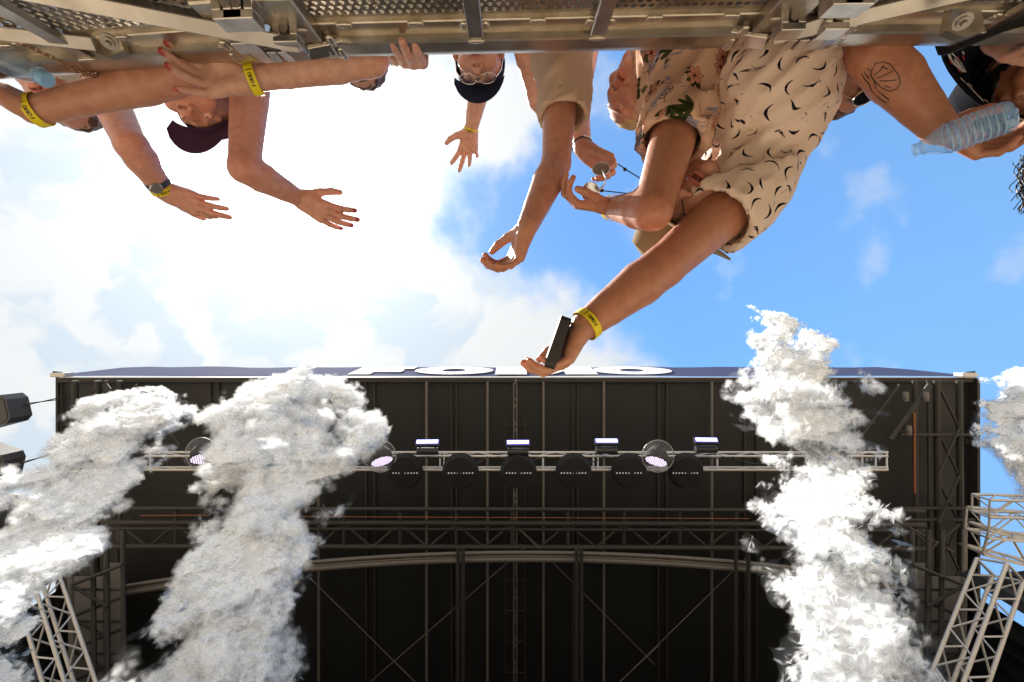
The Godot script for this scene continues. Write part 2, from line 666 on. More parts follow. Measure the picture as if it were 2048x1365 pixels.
class Nets extends RefCounted:
	static var E0 := PackedInt32Array()
	static var E1 := PackedInt32Array()
	static var C := PackedVector3Array()
	# a closed surface round the samples above iso: [points in grid units, triangles]
	static func run(v: PackedFloat32Array, nx: int, ny: int, nz: int, iso: float) -> Array:
		ready()
		return walk(v, nx, ny, nz, iso)
	static func ready() -> void:
		if E0.is_empty():
			for a in 8:
				C.append(Vector3(a & 1, (a >> 1) & 1, (a >> 2) & 1))
				for bit in [1, 2, 4]:
					if not (a & bit):
						E0.append(a)
						E1.append(a | bit)
	static func walk(v: PackedFloat32Array, nx: int, ny: int, nz: int, iso: float) -> Array:
		var sy := nx
		var sz := nx * ny
		var idx := PackedInt32Array()
		idx.resize(v.size())
		var pos := PackedVector3Array()
		var ind := PackedInt32Array()
		var c := PackedFloat32Array()
		c.resize(8)
		for k in nz - 1:
			for j in ny - 1:
				var b := j * sy + k * sz
				var lc := int(v[b] > iso) + int(v[b + sy] > iso) + int(v[b + sz] > iso) + int(v[b + sy + sz] > iso)
				for i in nx - 1:
					var p := b + i
					var rc := int(v[p + 1] > iso) + int(v[p + 1 + sy] > iso) + int(v[p + 1 + sz] > iso) + int(v[p + 1 + sy + sz] > iso)
					var s := lc + rc
					lc = rc
					if s == 0 or s == 8:
						continue
					c[0] = v[p]
					c[1] = v[p + 1]
					c[2] = v[p + sy]
					c[3] = v[p + 1 + sy]
					c[4] = v[p + sz]
					c[5] = v[p + 1 + sz]
					c[6] = v[p + sy + sz]
					c[7] = v[p + 1 + sy + sz]
					var sum := Vector3.ZERO
					var n := 0
					for e in 12:
						var a := c[E0[e]]
						var d := c[E1[e]]
						if (a > iso) != (d > iso):
							sum += C[E0[e]].lerp(C[E1[e]], (iso - a) / (d - a))
							n += 1
					idx[p] = pos.size()
					pos.append(sum / n + Vector3(i, j, k))
					if i > 0 and j > 0 and k > 0:
						var z0 := c[0] > iso
						if z0 != (c[1] > iso):
							quad(ind, idx[p - sy - sz], idx[p - sz], idx[p], idx[p - sy], z0)
						if z0 != (c[2] > iso):
							quad(ind, idx[p - sz - 1], idx[p - 1], idx[p], idx[p - sz], z0)
						if z0 != (c[4] > iso):
							quad(ind, idx[p - 1 - sy], idx[p - sy], idx[p], idx[p - 1], z0)
		return [pos, ind]
	static func quad(ind: PackedInt32Array, a: int, b: int, c: int, d: int, flip: bool) -> void:
		if flip:
			ind.append_array([a, c, b, a, d, c])
		else:
			ind.append_array([a, b, c, a, c, d])

# ------------------------------------------------------------------ the setting
func build_ground() -> void:
	var g := Geo.new()
	g.box(Transform3D(Basis(), Vector3(0, -0.1, 0)), Vector3(160, 0.2, 160))
	structure("ground", g.mesh(), M.ground)
	g = Geo.new()
	g.box(Transform3D(Basis(), Vector3(0, 0.75, -8.6)), Vector3(23, 1.5, 13.6), 0.03)
	structure("stage_deck", g.mesh(), M.deck)

const RZ := 12.4     # depth of the roof sheet along the lens axis

func build_stage() -> void:
	var st := thing("stage_roof", "black stage roof with rods and trusses under it and a navy lettered fascia", "stage", Vector3(0, 1.5, -6))
	# roof sheet: it falls gently towards the back; panels of dark sheeting between the rods
	var seams := [119.0, 420.0, 637.0, 853.0, 1087.0, 1208.0, 1423.0, 1640.0, 1951.0]
	for i in seams.size() - 1:
		var g := Geo.new()
		var a := P(seams[i] + 0.6, 757, RZ)
		var b := P(seams[i + 1] - 0.6, 757, RZ)
		var c := P(seams[i], 1700, RZ)
		var wid := b - a
		g.box(Transform3D(Basis(cam.basis.x, cam.basis.y, cam.basis.z), (a + b) * 0.5 + (c - a) * Vector3(0, 0.5, 0.5)), Vector3(wid.length(), (c - P(seams[i], 757, RZ)).length(), 0.05))
		part(st, "roof_panel", g.mesh(), M.roof_sheet)
	# front edge beam and the pale hem above it
	var g := Geo.new()
	g.bar(P(119, 760, RZ - 0.1), P(1951, 760, RZ - 0.1), Vector3(0, 1, 0), 0.16, 0.12, 0.01)
	part(st, "front_beam", g.mesh(), M.dark_rod)
	g = Geo.new()
	g.bar(P(122, 756, RZ - 0.14), P(1948, 756, RZ - 0.14), Vector3(0, 1, 0), 0.035, 0.035)
	part(st, "front_rail", g.mesh(), M.truss_alloy)
	# fascia: a banner that rises from the front edge and leans a little, a few shallow waves along its top
	var low := P(1024, 755, RZ)
	var hw := 12.47
	var ft := 1.62
	g = Geo.new()
	var nseg := 40
	var rows := 4
	var grid := []
	for j in rows + 1:
		var row := []
		for i in nseg + 1:
			var u := float(i) / nseg
			var v := float(j) / rows
			var xx := lerpf(-hw, hw, u)
			var top := ft + 0.05 * sin(u * 19.0) + 0.03 * sin(u * 47.0 + 1.0)
			top *= smoothstep(0.0, 0.035, u) * smoothstep(1.0, 0.955, u) * 0.85 + 0.15
			row.append(Vector3(xx, low.y + 0.03 + v * top, low.z + 0.04 + 0.014 * v * sin(u * 60.0) + 0.008 * sin(u * 23.0)))
		grid.append(row)
	for j in rows:
		for i in nseg:
			g.flat([grid[j][i], grid[j][i + 1], grid[j + 1][i + 1], grid[j + 1][i]], Vector3(0, 0, 1))
			var o := Vector3(0, 0, -0.012)
			g.flat([grid[j][i] + o, grid[j][i + 1] + o, grid[j + 1][i + 1] + o, grid[j + 1][i] + o], Vector3(0, 0, -1))
	var fas := part(st, "fascia_banner", g.mesh(), M.banner_blue)
	fas.set_meta("label", "navy fascia banner with the white letters FOMO")
	# the letters F O M O
	var s := 12.4 / F
	var lt := func(px0: float, px1: float) -> Transform3D:
		return Transform3D(Basis(), Vector3(((px0 + px1) * 0.5 - 1024.0) * s, low.y + 0.05, low.z + 0.075))
	var letters := [["F", 694.0, 812.0], ["O", 818.0, 984.0], ["M", 990.0, 1197.0], ["O", 1194.0, 1362.0]]
	for l in letters:
		var w: float = (l[2] - l[1]) * s
		var h := 1.46
		g = Geo.new()
		var t: Transform3D = lt.call(l[1], l[2])
		if l[0] == "O":
			var m := 40
			for i in m:
				var q := []
				for e in [[0, 0], [1, 0], [1, 1], [0, 1]]:
					var an: float = TAU * (i + e[0]) / m
					var rx := w * 0.5 if e[1] == 0 else w * 0.15
					var ry := h * 0.5 if e[1] == 0 else h * 0.19
					q.append(t * Vector3(cos(an) * rx, h * 0.5 + sin(an) * ry, 0))
				g.flat(q, Vector3(0, 0, 1))
		elif l[0] == "M":
			var k := w * 0.5
			g.plate(t, PackedVector2Array([Vector2(-k, 0), Vector2(-k, h), Vector2(-k * 0.42, h), Vector2(0, h * 0.52), Vector2(k * 0.42, h), Vector2(k, h), Vector2(k, 0), Vector2(k * 0.38, 0), Vector2(k * 0.38, h * 0.38), Vector2(k * 0.1, 0), Vector2(-k * 0.1, 0), Vector2(-k * 0.38, h * 0.38), Vector2(-k * 0.38, 0)]), 0.01)
		else:
			var k := w * 0.5
			g.plate(t, PackedVector2Array([Vector2(-k, 0), Vector2(-k, h), Vector2(k, h), Vector2(k, h * 0.68), Vector2(-k * 0.25, h * 0.68), Vector2(-k * 0.25, h * 0.58), Vector2(k * 0.7, h * 0.58), Vector2(k * 0.7, h * 0.28), Vector2(-k * 0.25, h * 0.28), Vector2(-k * 0.25, 0)]), 0.01)
		var lo := part(fas, "letter", g.mesh(), M.banner_white)
		lo.set_meta("label", "white letter " + l[0])
	# corner blocks and roof-edge posts
	for sx in [[124.0, -1.0], [1932.0, 1.0]]:
		g = Geo.new()
		g.box(Transform3D(cam.basis, P(sx[0], 750, RZ - 0.3)), Vector3(0.40, 0.11, 0.3), 0.02)
		part(st, "corner_block", g.mesh(), M.truss_alloy)
		var hk := P(sx[0] + sx[1] * 18.0, 744, RZ - 0.3)
		rod(st, "corner_hook", P(sx[0], 746, RZ - 0.3), hk, 0.022, M.dark_rod)
		rod(st, "corner_hook", hk, P(sx[0] + sx[1] * 18.0, 750, RZ - 0.3), 0.018, M.dark_rod)
	rod(st, "edge_post", P(115, 748, RZ - 0.1), P(115, 1750, RZ - 0.1), 0.045, M.dark_rod)
	g = Geo.new()
	g.bar(P(1947, 757, RZ - 0.1), P(1949, 1700, RZ - 0.1), cam.basis.x, 0.07, 0.3)
	part(st, "edge_post", g.mesh(), M.dark_rod)
	# pale rods that run from front to back
	for r in [[637, 0.036], [853, 0.036], [975, 0.034], [1087, 0.032], [1208, 0.034], [1424, 0.036]]:
		rod(st, "roof_rod", P(r[0], 764, RZ - 0.25), P(r[0], 1640, RZ - 0.25), r[1], M.grey_rod)
	# fainter ones, in pairs
	for x in [420, 437, 732, 749, 903, 913, 1146, 1156, 1317, 1334, 1490, 1514, 1640]:
		rod(st, "roof_rod", P(x, 766, RZ - 0.06), P(x, 1640, RZ - 0.06), 0.025, M.dark_rod)
	# the middle ladder truss
	for x in [1027.6, 1033.4]:
		rod(st, "ladder_rail", P(x, 766, RZ - 0.35), P(x, 1640, RZ - 0.35), 0.016, M.grey_rod)
	for i in 34:
		var y := 770.0 + i * 24.0
		rod(st, "ladder_rung", P(1027.6, y, RZ - 0.35), P(1033.4, y + (10 if i % 2 else -10), RZ - 0.35), 0.014, M.grey_rod)
	for x in [1011, 1050]:
		rod(st, "ladder_rail", P(x, 830, RZ - 0.15), P(x, 1640, RZ - 0.15), 0.014, M.dark_rod)
	for i in 12:
		rod(st, "ladder_rung", P(1011, 850 + i * 62, RZ - 0.15), P(1050, 850 + i * 62, RZ - 0.15), 0.012, M.dark_rod)
	# the rear roof truss across the stage: chords, uprights and crossing bars
	var tz := 11.4
	for c in [[1020, 0.05], [1048, 0.065], [1060, 0.04], [1096, 0.07]]:
		rod(st, "rear_chord", P(205, c[0] - 3, tz), P(1850, c[0] + 2, tz), c[1], M.dark_rod)
	for i in 15:
		var x := 240.0 + i * 112.0
		rod(st, "rear_upright", P(x, 1022, tz), P(x, 1096, tz), 0.045, M.dark_rod)
		rod(st, "rear_brace", P(x, 1048, tz), P(x + 56, 1096, tz), 0.03, M.dark_rod)
		rod(st, "rear_brace", P(x + 56, 1096, tz), P(x + 112, 1048, tz), 0.03, M.dark_rod)
	rod(st, "orange_strap", P(600, 1034, tz - 0.15), P(1500, 1038, tz - 0.15), 0.010, M.orange_strap)
	rod(st, "orange_strap", P(280, 1032, tz - 0.15), P(420, 1031, tz - 0.15), 0.012, M.orange_strap)
	# arch: three pale tubes that bow up in the middle
	for c in [[0.0, 0.05, "grey_rod"], [8.0, 0.035, "grey_rod"], [15.0, 0.07, "grey_rod"]]:
		var pts := []
		var rad := []
		for i in 33:
			var u := lerpf(-1.0, 1.0, i / 32.0)
			pts.append(P(1050 + u * 850, 1106 + c[0] * 0.9 + 76.0 * u * u, 11.0))
			rad.append(c[1])
		g = Geo.new()
		g.path(pts, rad, 6)
		part(st, "arch_tube", g.mesh(), M[c[2]])
	# dark legs below the arch, wires crossing between the rods
	for x in [916, 926, 1153, 1163, 1472, 1497, 560, 587]:
		rod(st, "rear_leg", P(x, 1098, 10.8), P(x, 1640, 10.8), 0.045, M.dark_rod)
	for wv in [[618, 1155, 830, 1365], [1050, 1095, 700, 1400], [1040, 1060, 1310, 1330], [1320, 1290, 1180, 1420], [1500, 1110, 1240, 1365], [640, 1130, 420, 1330], [1820, 1055, 1910, 1105]]:
		rod(st, "brace_wire", P(wv[0], wv[1], 11.2), P(wv[2], wv[3], 11.2), 0.009, M.grey_rod)
	# side frames: uprights, diagonals and straps at both roof edges
	for sd in [1.0, -1.0]:
		var mx := func(x: float) -> float:
			return x if sd > 0.0 else 2069.0 - x
		for c in [[1830, 0.06], [1874, 0.075], [1919, 0.07], [1857, 0.04]]:
			rod(st, "side_upright", P(mx.call(c[0]), 762, 11.9), P(mx.call(c[0] + 8), 1640, 11.9), c[1], M.dark_rod)
		for i in 6:
			var y := 765.0 + i * 95.0
			rod(st, "side_brace", P(mx.call(1874), y, 11.9), P(mx.call(1919), y + 92, 11.9), 0.035, M.dark_rod)
			rod(st, "side_brace", P(mx.call(1919), y + 92, 11.7), P(mx.call(1876), y + 188, 11.7), 0.03, M.dark_rod)
		rod(st, "side_brace", P(mx.call(1860), 770, 11.6), P(mx.call(1780), 880, 11.6), 0.06, M.dark_rod)
		rod(st, "side_brace", P(mx.call(1800), 770, 11.8), P(mx.call(1710), 890, 11.8), 0.035, M.dark_rod)
		for y in [870, 1017, 1040]:
			rod(st, "side_crossbar", P(mx.call(1800), y, 11.8), P(mx.call(1948), y, 11.8), 0.04, M.dark_rod)
		rod(st, "orange_strap", P(mx.call(1829), 825, 11.5), P(mx.call(1830), 987, 11.5), 0.026, M.orange_strap)
		for q in [[1812, 795], [1852, 795], [1818, 862]]:
			g = Geo.new()
			g.lathe(Transform3D(Basis(cam.basis.x, cam.basis.y, cam.basis.z), P(mx.call(q[0]), q[1], 11.5)), [[0.0, 0.14], [0.06, 0.13], [0.07, 0.0], [0.055, -0.1], [0.0, -0.11]], 8)
			part(st, "chain_motor", g.mesh(), M.grey_rod)
	# black drapes close the back and the sides
	g = Geo.new()
	var nf := 120
	var foldz := func(i: int) -> float: return 0.10 * sin(i * 1.3) + 0.05 * sin(i * 2.9)
	for i in nf:
		var x0 := lerpf(-11.6, 11.6, float(i) / nf)
		var x1 := lerpf(-11.6, 11.6, float(i + 1) / nf)
		g.flat([Vector3(x0, 1.5, -13.6 + foldz.call(i)), Vector3(x1, 1.5, -13.6 + foldz.call(i + 1)), Vector3(x1, 11.5, -13.6 + foldz.call(i + 1)), Vector3(x0, 11.5, -13.6 + foldz.call(i))], Vector3(0, 0, 1))
	part(st, "back_drape", g.mesh(), M.black_drape)
	for sx in [-1.0, 1.0]:
		g = Geo.new()
		for i in 60:
			var z0 := lerpf(-7.6, -13.4, i / 60.0)
			var z1 := lerpf(-7.6, -13.4, (i + 1) / 60.0)
			g.flat([Vector3(sx * (12.0 + foldz.call(i)), 1.5, z0), Vector3(sx * (12.0 + foldz.call(i + 1)), 1.5, z1), Vector3(sx * (12.0 + foldz.call(i + 1)), 11.9, z1), Vector3(sx * (12.0 + foldz.call(i)), 11.9, z0)], Vector3(-sx, 0, 0))
		part(st, "side_drape", g.mesh(), M.black_drape)
		g = Geo.new()
		for i in 40:
			var w0 := lerpf(9.2, 17.0, i / 40.0)
			var w1 := lerpf(9.2, 17.0, (i + 1) / 40.0)
			g.flat([Vector3(sx * w0, 0.0, -5.6 + foldz.call(i)), Vector3(sx * w1, 0.0, -5.6 + foldz.call(i + 1)), Vector3(sx * w1, 9.1, -5.6 + foldz.call(i + 1)), Vector3(sx * w0, 9.1, -5.6 + foldz.call(i))], Vector3(0, 0, 1))
		part(st, "wing_drape", g.mesh(), M.black_drape)

# ------------------------------------------------------------------ the lighting truss
func build_light_truss() -> void:
	var z0 := 9.5
	var z1 := 9.2
	var tr := thing("lighting_truss", "pale alloy box truss hanging level under the black stage roof", "truss", P(1040, 922, 9.5))
	var x0 := 290.0
	var x1 := 1776.0
	for c in [[905.5, z0, 0.027], [913.0, z1, 0.025], [935.5, z0, 0.024], [940.5, z1, 0.027]]:
		rod(tr, "chord", P(x0, c[0], c[1]), P(x1, c[0], c[1]), c[2], M.truss_alloy)
	var n := 38
	for i in n:
		var a := lerpf(x0, x1, float(i) / n)
		var b := lerpf(x0, x1, float(i + 1) / n)
		rod(tr, "brace", P(a, 905.5 if i % 2 else 913.0, z0 if i % 2 else z1), P(b, 913.0 if i % 2 else 905.5, z1 if i % 2 else z0), 0.012, M.truss_alloy)
		rod(tr, "brace", P(a, 935.5 if i % 2 else 940.5, z0 if i % 2 else z1), P(b, 940.5 if i % 2 else 935.5, z1 if i % 2 else z0), 0.012, M.truss_alloy)
	for x in [300, 880, 888, 1086, 1187, 1196, 1435, 1725, 1752, 1774]:
		rod(tr, "end_frame", P(x, 906, z0), P(x, 941, z1), 0.018, M.truss_alloy)
	for x in [430, 853, 1208, 1640]:
		rod(tr, "hanging_wire", P(x, 908, z0), P(x, 900, RZ - 0.1), 0.008, M.dark_rod)
	var rng := RandomNumberGenerator.new()
	rng.seed = 2
	for i in 9:      # slack power cables along the truss
		var cx := 640.0 + i * 118.0
		var pts := []
		var rad := []
		for k in 11:
			var u := k / 10.0
			pts.append(P(cx + u * 100.0, 914.0 + sin(u * PI) * rng.randf_range(8, 9) * (1.0 + 0.8 * (i % 3)), 9.15))
			rad.append(0.012)
		var cg := Geo.new()
		cg.path(pts, rad, 5)
		part(tr, "power_cable", cg.mesh(), M.black_plastic)
	# flat strobes that are lit
	var cols := [[483, 881, -10], [855, 887, 6], [1036, 888, 4], [1213, 885, 0], [1412, 883, -6]]
	var names := ["half hidden by the tall smoke column", "with a cyan tinge, beside the round dome light", "in the middle of the truss", "beyond the middle strobe, above a truss splice", "next to the dome light by the thick smoke"]
	for i in cols.size():
		var c: Array = cols[i]
		var at := P(c[0], c[1], 9.0)
		var s := thing("strobe_light", "lit white strobe on the lighting truss " + names[i], "strobe light", at, "lit strobes on the lighting truss")
		var t := Transform3D(Basis(cam.basis.z, deg_to_rad(c[2] * 0.12)) * cam.basis, at)
		t = t.rotated_local(Vector3(1, 0, 0), deg_to_rad(-42))
		var g := Geo.new()
		g.box(t, Vector3(0.47, 0.14, 0.07), 0.012)
		part(s, "housing", g.mesh(), M.black_plastic)
		g = Geo.new()
		g.box(t * Transform3D(Basis(), Vector3(0, 0.012, 0.036)), Vector3(0.45, 0.105, 0.010), 0.003)
		part(s, "rim_glow", g.mesh(), M.strobe_rim)
		g = Geo.new()
		g.box(t * Transform3D(Basis(), Vector3(0, 0.012, 0.043)), Vector3(0.42, 0.072, 0.008), 0.003)
		part(s, "lit_panel", g.mesh(), M.strobe_glow)
		g = Geo.new()
		g.tube(P(c[0] - 21, c[1] + 16, 9.05), P(c[0] + 21, c[1] + 16, 9.05), 0.075, 0.075, 12)
		part(s, "ballast_tube", g.mesh(), M.black_plastic)
		for q in [-1, 1]:
			rod(s, "yoke_arm", P(c[0] + q * 18, c[1] + 3, 9.0), P(c[0] + q * 10, c[1] + 20, 9.15), 0.016, M.black_plastic)
	# wash lights under clear rain domes
	var doms := [[403, 908, -1], [760, 913, -1], [1316, 913, 1], [1669, 908, 1]]
	var dn := ["seen in the gap between two smoke columns", "beside the tall smoke column", "among the unlit bars, away from the smoke", "behind the thick single smoke column"]
	for i in doms.size():
		var c: Array = doms[i]
		var at := P(c[0], c[1], 8.9)
		var s := thing("wash_light", "round wash light in a clear rain dome " + dn[i], "stage light", at, "wash lights in clear domes")
		var tilt := Basis(cam.basis.z, deg_to_rad(-10.0 * c[2])) * cam.basis * Basis(Vector3(1, 0, 0), deg_to_rad(58)) * Basis(Vector3(0, 1, 0), deg_to_rad(-12.0 * c[2]))
		var hp := P(c[0] - c[2] * 2, c[1] + 2, 8.9)
		var t := Transform3D(tilt, hp)
		var g := Geo.new()
		var rot := t * Transform3D(Basis(Vector3(1, 0, 0), -PI / 2), Vector3.ZERO)
		g.lathe(rot, [[0.0, 0.20], [0.13, 0.19], [0.21, 0.06], [0.22, -0.06], [0.20, -0.09], [0.0, -0.09]], 20)
		part(s, "head", g.mesh(), M.black_drape)
		g = Geo.new()
		for a in range(-5, 6):
			for b in range(-5, 6):
				var q := Vector2(a + 0.5 * (b % 2), b * 0.87)
				if q.length() < 4.7:
					g.lathe(t * Transform3D(Basis(Vector3(1, 0, 0), -PI / 2), Vector3(q.x * 0.042, q.y * 0.042, 0.094)), [[0.0, -0.004], [0.014, -0.002], [0.017, 0.004]], 6)
		part(s, "lens_cluster", g.mesh(), M.led_glow)
		g = Geo.new()
		for a in 24:
			var q0 := Vector3(cos(TAU * a / 24), sin(TAU * a / 24), 0) * 0.315
			var q1 := Vector3(cos(TAU * (a + 1) / 24), sin(TAU * (a + 1) / 24), 0) * 0.315
			g.tube(at + cam.basis * q0, at + cam.basis * q1, 0.009, 0.009, 5, false)
		part(s, "dome_rim", g.mesh(), M.dome_ring)
		g = Geo.new()
		g.ball(Transform3D(cam.basis.scaled(Vector3.ONE * 0.30), at), 14, 22)
		part(s, "rain_dome", g.mesh(), M.clear_dome)
		rod(s, "clamp", P(c[0], c[1] + 8, 8.95), P(c[0], c[1] - 1, 9.2), 0.03, M.black_plastic)
	# unlit bars under dark domes
	for x in [810, 921, 1037, 1147, 1258, 1371, 570]:
		var at := P(x, 950, 9.0)
		var lb := {810: "beside the domed light near the tall smoke", 921: "second along from the tall smoke column", 1037: "straight below the middle lit strobe", 1147: "next along from the middle bar", 1258: "beside the domed light in clear air", 1371: "between the domed light and the thick smoke", 570: "behind the tall smoke column"}
		var s := thing("led_bar", "unlit lamp bar under the truss, " + lb[x], "stage light", at, "unlit lamp bars under the truss")
		var g := Geo.new()
		g.box(Transform3D(cam.basis * Basis(Vector3(1, 0, 0), deg_to_rad(25)), at), Vector3(0.57, 0.10, 0.16), 0.02)
		part(s, "housing", g.mesh(), M.black_plastic)
		g = Geo.new()
		for i in 9:
			g.ball(Transform3D(cam.basis.scaled(Vector3.ONE * 0.017), P(x - 24 + i * 6, 947, 8.86)), 5, 8)
		part(s, "lens_row", g.mesh(), M.led_dim)
		g = Geo.new()
		g.lathe(Transform3D(cam.basis * Basis(Vector3(1, 0, 0), PI / 2), P(x, 942, 9.06)), [[0.0, -0.06], [0.34, -0.05], [0.36, 0.0], [0.3, 0.16], [0.0, 0.22]], 24)
		part(s, "back_hood", g.mesh(), M.black_drape)
		g = Geo.new()
		g.box(Transform3D(cam.basis, P(x - 3, 962, 8.95)), Vector3(0.012, 0.03, 0.01))
		part(s, "status_lamp", g.mesh(), M.orange_strap)

# ------------------------------------------------------------------ speaker wings and leaning trusses beside the stage
func truss_thing(label: String, pts: Array, w: float, r: float, bays: int, m: Material, at: Vector3, group := "") -> Node3D:
	var tr := thing("support_truss", label, "truss", at, group)
	var a: Vector3 = pts[0]
	var b: Vector3 = pts[1]
	var y := (b - a).normalized()
	var u := y.cross(cam.basis.z).normalized() * w * 0.5
	var v := u.cross(y).normalized() * w * 0.5
	var cs := [u + v, u - v, -u - v, -u + v]
	for c in cs:
		rod(tr, "chord", a + c, b + c, r, m)
	for i in bays:
		var p := a.lerp(b, float(i) / bays)
		var q := a.lerp(b, float(i + 1) / bays)
		for k in 4:
			var c0: Vector3 = cs[k]
			var c1: Vector3 = cs[(k + 1) % 4]
			rod(tr, "brace", p + (c0 if i % 2 else c1), q + (c1 if i % 2 else c0), r * 0.5, m)
	for e in [a, b]:
		for k in 4:
			rod(tr, "end_frame", e + cs[k], e + cs[(k + 1) % 4], r * 0.7, m)
	return tr

func speaker_box(px: float, py: float, z: float, turn: float, label: String, w := 0.62) -> void:
	var at := P(px, py, z)
	var s := thing("hanging_speaker", label, "speaker", at, "speakers hung beside the stage")
	var t := Transform3D(cam.basis * Basis(Vector3(0, 0, 1), turn), at)
	var g := Geo.new()
	var poly := PackedVector2Array()
	for q in [Vector2(-1, -0.5), Vector2(0.35, -0.62), Vector2(0.55, -0.5), Vector2(0.62, 0.1), Vector2(0.5, 0.3), Vector2(-0.6, 0.55), Vector2(-1, 0.5)]:
		poly.append(q * w)
	g.plate(t, poly, 0.5)
	part(s, "cabinet", g.mesh(), M.speaker_grey)
	g = Geo.new()
	var face := PackedVector2Array()
	for q in poly:
		face.append(q * 0.9)
	g.plate(t * Transform3D(Basis(), Vector3(0, 0, 0.255)), face, 0.02)
	part(s, "grille", g.mesh(), M.black_plastic)
	for k in [-0.03, 0.03]:
		var a := t * Vector3(0.55 * w, -0.1 + k, 0.0)
		var b := P(140 if px < 1000 else 1930, py - 22 + k * 100, RZ - 0.5)
		var side := -1.0 if px < 1000 else 1.0
		if side > 0:
			a = t * Vector3(-0.9 * w, -0.1 + k, 0.0)
		rod(s, "tie_rope", a, b, 0.012, M.dark_rod)

func build_wings() -> void:
	speaker_box(0, 816, 11.0, 0.35, "dark speaker hung beside the roof corner, topmost beside the stage, veiled by smoke", 0.75)
	speaker_box(-8, 920, 11.0, -0.12, "dark speaker hung beside the stage below the smoke-veiled one", 0.72)
	speaker_box(-22, 1022, 10.5, 0.1, "dark round-shouldered speaker hung just above the side truss", 0.8)
	speaker_box(2075, 905, 11.0, PI - 0.2, "dark speaker hung beside the blue edge of the roof, half lost in smoke", 0.62)
	truss_thing("alloy truss reaching out level beside the smoke-covered side of the stage", [P(-260, 1040, 11.0), P(118, 1032, 11.0)], 0.62, 0.035, 8, M.truss_alloy, P(0, 1040, 11.0))
	truss_thing("dark alloy truss reaching out level against the blue sky", [P(1955, 1045, 11.2), P(2300, 1075, 11.2)], 0.55, 0.035, 7, M.truss_alloy, P(2050, 1050, 11.2))
	truss_thing("short pale truss box above the dark level truss in the blue sky", [P(1962, 1012, 9.6), P(2200, 1018, 9.6)], 0.36, 0.028, 5, M.truss_alloy, P(2050, 1015, 9.6))
	truss_thing("dark truss running lower across the corner of blue sky", [P(1948, 1075, 11.6), P(2300, 1165, 11.6)], 0.6, 0.045, 8, M.truss_alloy, P(2050, 1100, 11.6))
	truss_thing("pale leaning ladder truss beside the thick single smoke column", [P(2000, 1140, 7.6), P(1885, 1450, 6.6)], 0.40, 0.030, 8, M.truss_alloy, P(1960, 1250, 7.0))
	truss_thing("brown leaning ladder truss under the smoke that drifts past the stage edge", [P(70, 1150, 7.6), P(165, 1450, 6.6)], 0.36, 0.028, 8, M.truss_alloy, P(100, 1250, 7.0))
	# scaffold towers and grey scrim at the stage sides
	for sd in [-1.0, 1.0]:
		var mx := func(x: float) -> float:
			return 2070.0 - x if sd > 0.0 else x
		var tw := thing("scaffold_tower", "black scaffold tower with a grey scrim panel at the " + ("clear" if sd > 0.0 else "smoky") + " side of the stage", "tower", P(mx.call(190), 1260, 9.5))
		for x in [140, 185, 212, 245]:
			rod(tw, "upright", P(mx.call(x), 1060, 10.2), P(mx.call(x + 4), 1500, 9.0), 0.05, M.dark_rod if x != 140 else M.grey_rod)
		for i in 5:
			var y := 1130.0 + i * 64.0
			rod(tw, "diagonal", P(mx.call(145), y + 40, 9.8), P(mx.call(245), y, 9.8), 0.04, M.dark_rod)
			rod(tw, "diagonal", P(mx.call(145), y + 44, 9.7), P(mx.call(215), y + 84, 9.7), 0.035, M.dark_rod)
			rod(tw, "crossbar", P(mx.call(140), y + 50, 9.9), P(mx.call(246), y + 50, 9.9), 0.03, M.dark_rod)
		var g := Geo.new()
		g.box(Transform3D(cam.basis, P(mx.call(172), 1300, 10.6)), Vector3(0.78, 3.4, 0.02))
		part(tw, "scrim_panel", g.mesh(), M.grey_scrim)
		g = Geo.new()
		g.box(Transform3D(cam.basis, P(mx.call(225), 1280, 10.7)), Vector3(0.42, 3.6, 0.02))
		part(tw, "scrim_panel", g.mesh(), M.grey_scrim)

# ------------------------------------------------------------------ crowd barrier
const PANEL_Z := 0.522

# a point on the barrier's stage-side face, standing off it towards the stage
func B(px: float, py: float, off := 0.0) -> Vector3:
	return on_plane(px, py, PANEL_Z - off)

func holed_sheet(t: Transform3D, cols: int, rows: int, pitch: float, r: float) -> ArrayMesh:
	# a plate in the x-y plane of t with staggered round holes, 2 mm thick
	var g := Geo.new()
	var rp := pitch * 0.87
	var th := 0.001
	for row in rows:
		for c in cols:
			var cx := (c + (0.5 if row % 2 else 0.0)) * pitch
			var cy := -row * rp
			for k in 8:
				var a0 := TAU * k / 8.0 + PI / 8
				var a1 := TAU * (k + 1) / 8.0 + PI / 8
				var i0 := Vector3(cx + cos(a0) * r, cy + sin(a0) * r, 0)
				var i1 := Vector3(cx + cos(a1) * r, cy + sin(a1) * r, 0)
				var e0 := Vector3(cx + clampf(cos(a0) * 2.0, -0.5, 0.5) * pitch, cy + clampf(sin(a0) * 2.0, -0.5, 0.5) * rp, 0)
				var e1 := Vector3(cx + clampf(cos(a1) * 2.0, -0.5, 0.5) * pitch, cy + clampf(sin(a1) * 2.0, -0.5, 0.5) * rp, 0)
				var up := Vector3(0, 0, th)
				g.flat([t * (i0 + up), t * (i1 + up), t * (e1 + up), t * (e0 + up)], t.basis.z)
				g.flat([t * (i0 - up), t * (i1 - up), t * (e1 - up), t * (e0 - up)], -t.basis.z)
				g.flat([t * (i0 - up), t * (i1 - up), t * (i1 + up), t * (i0 + up)], t.basis * (Vector3(cx, cy, 0) - i0))
	return g.mesh()

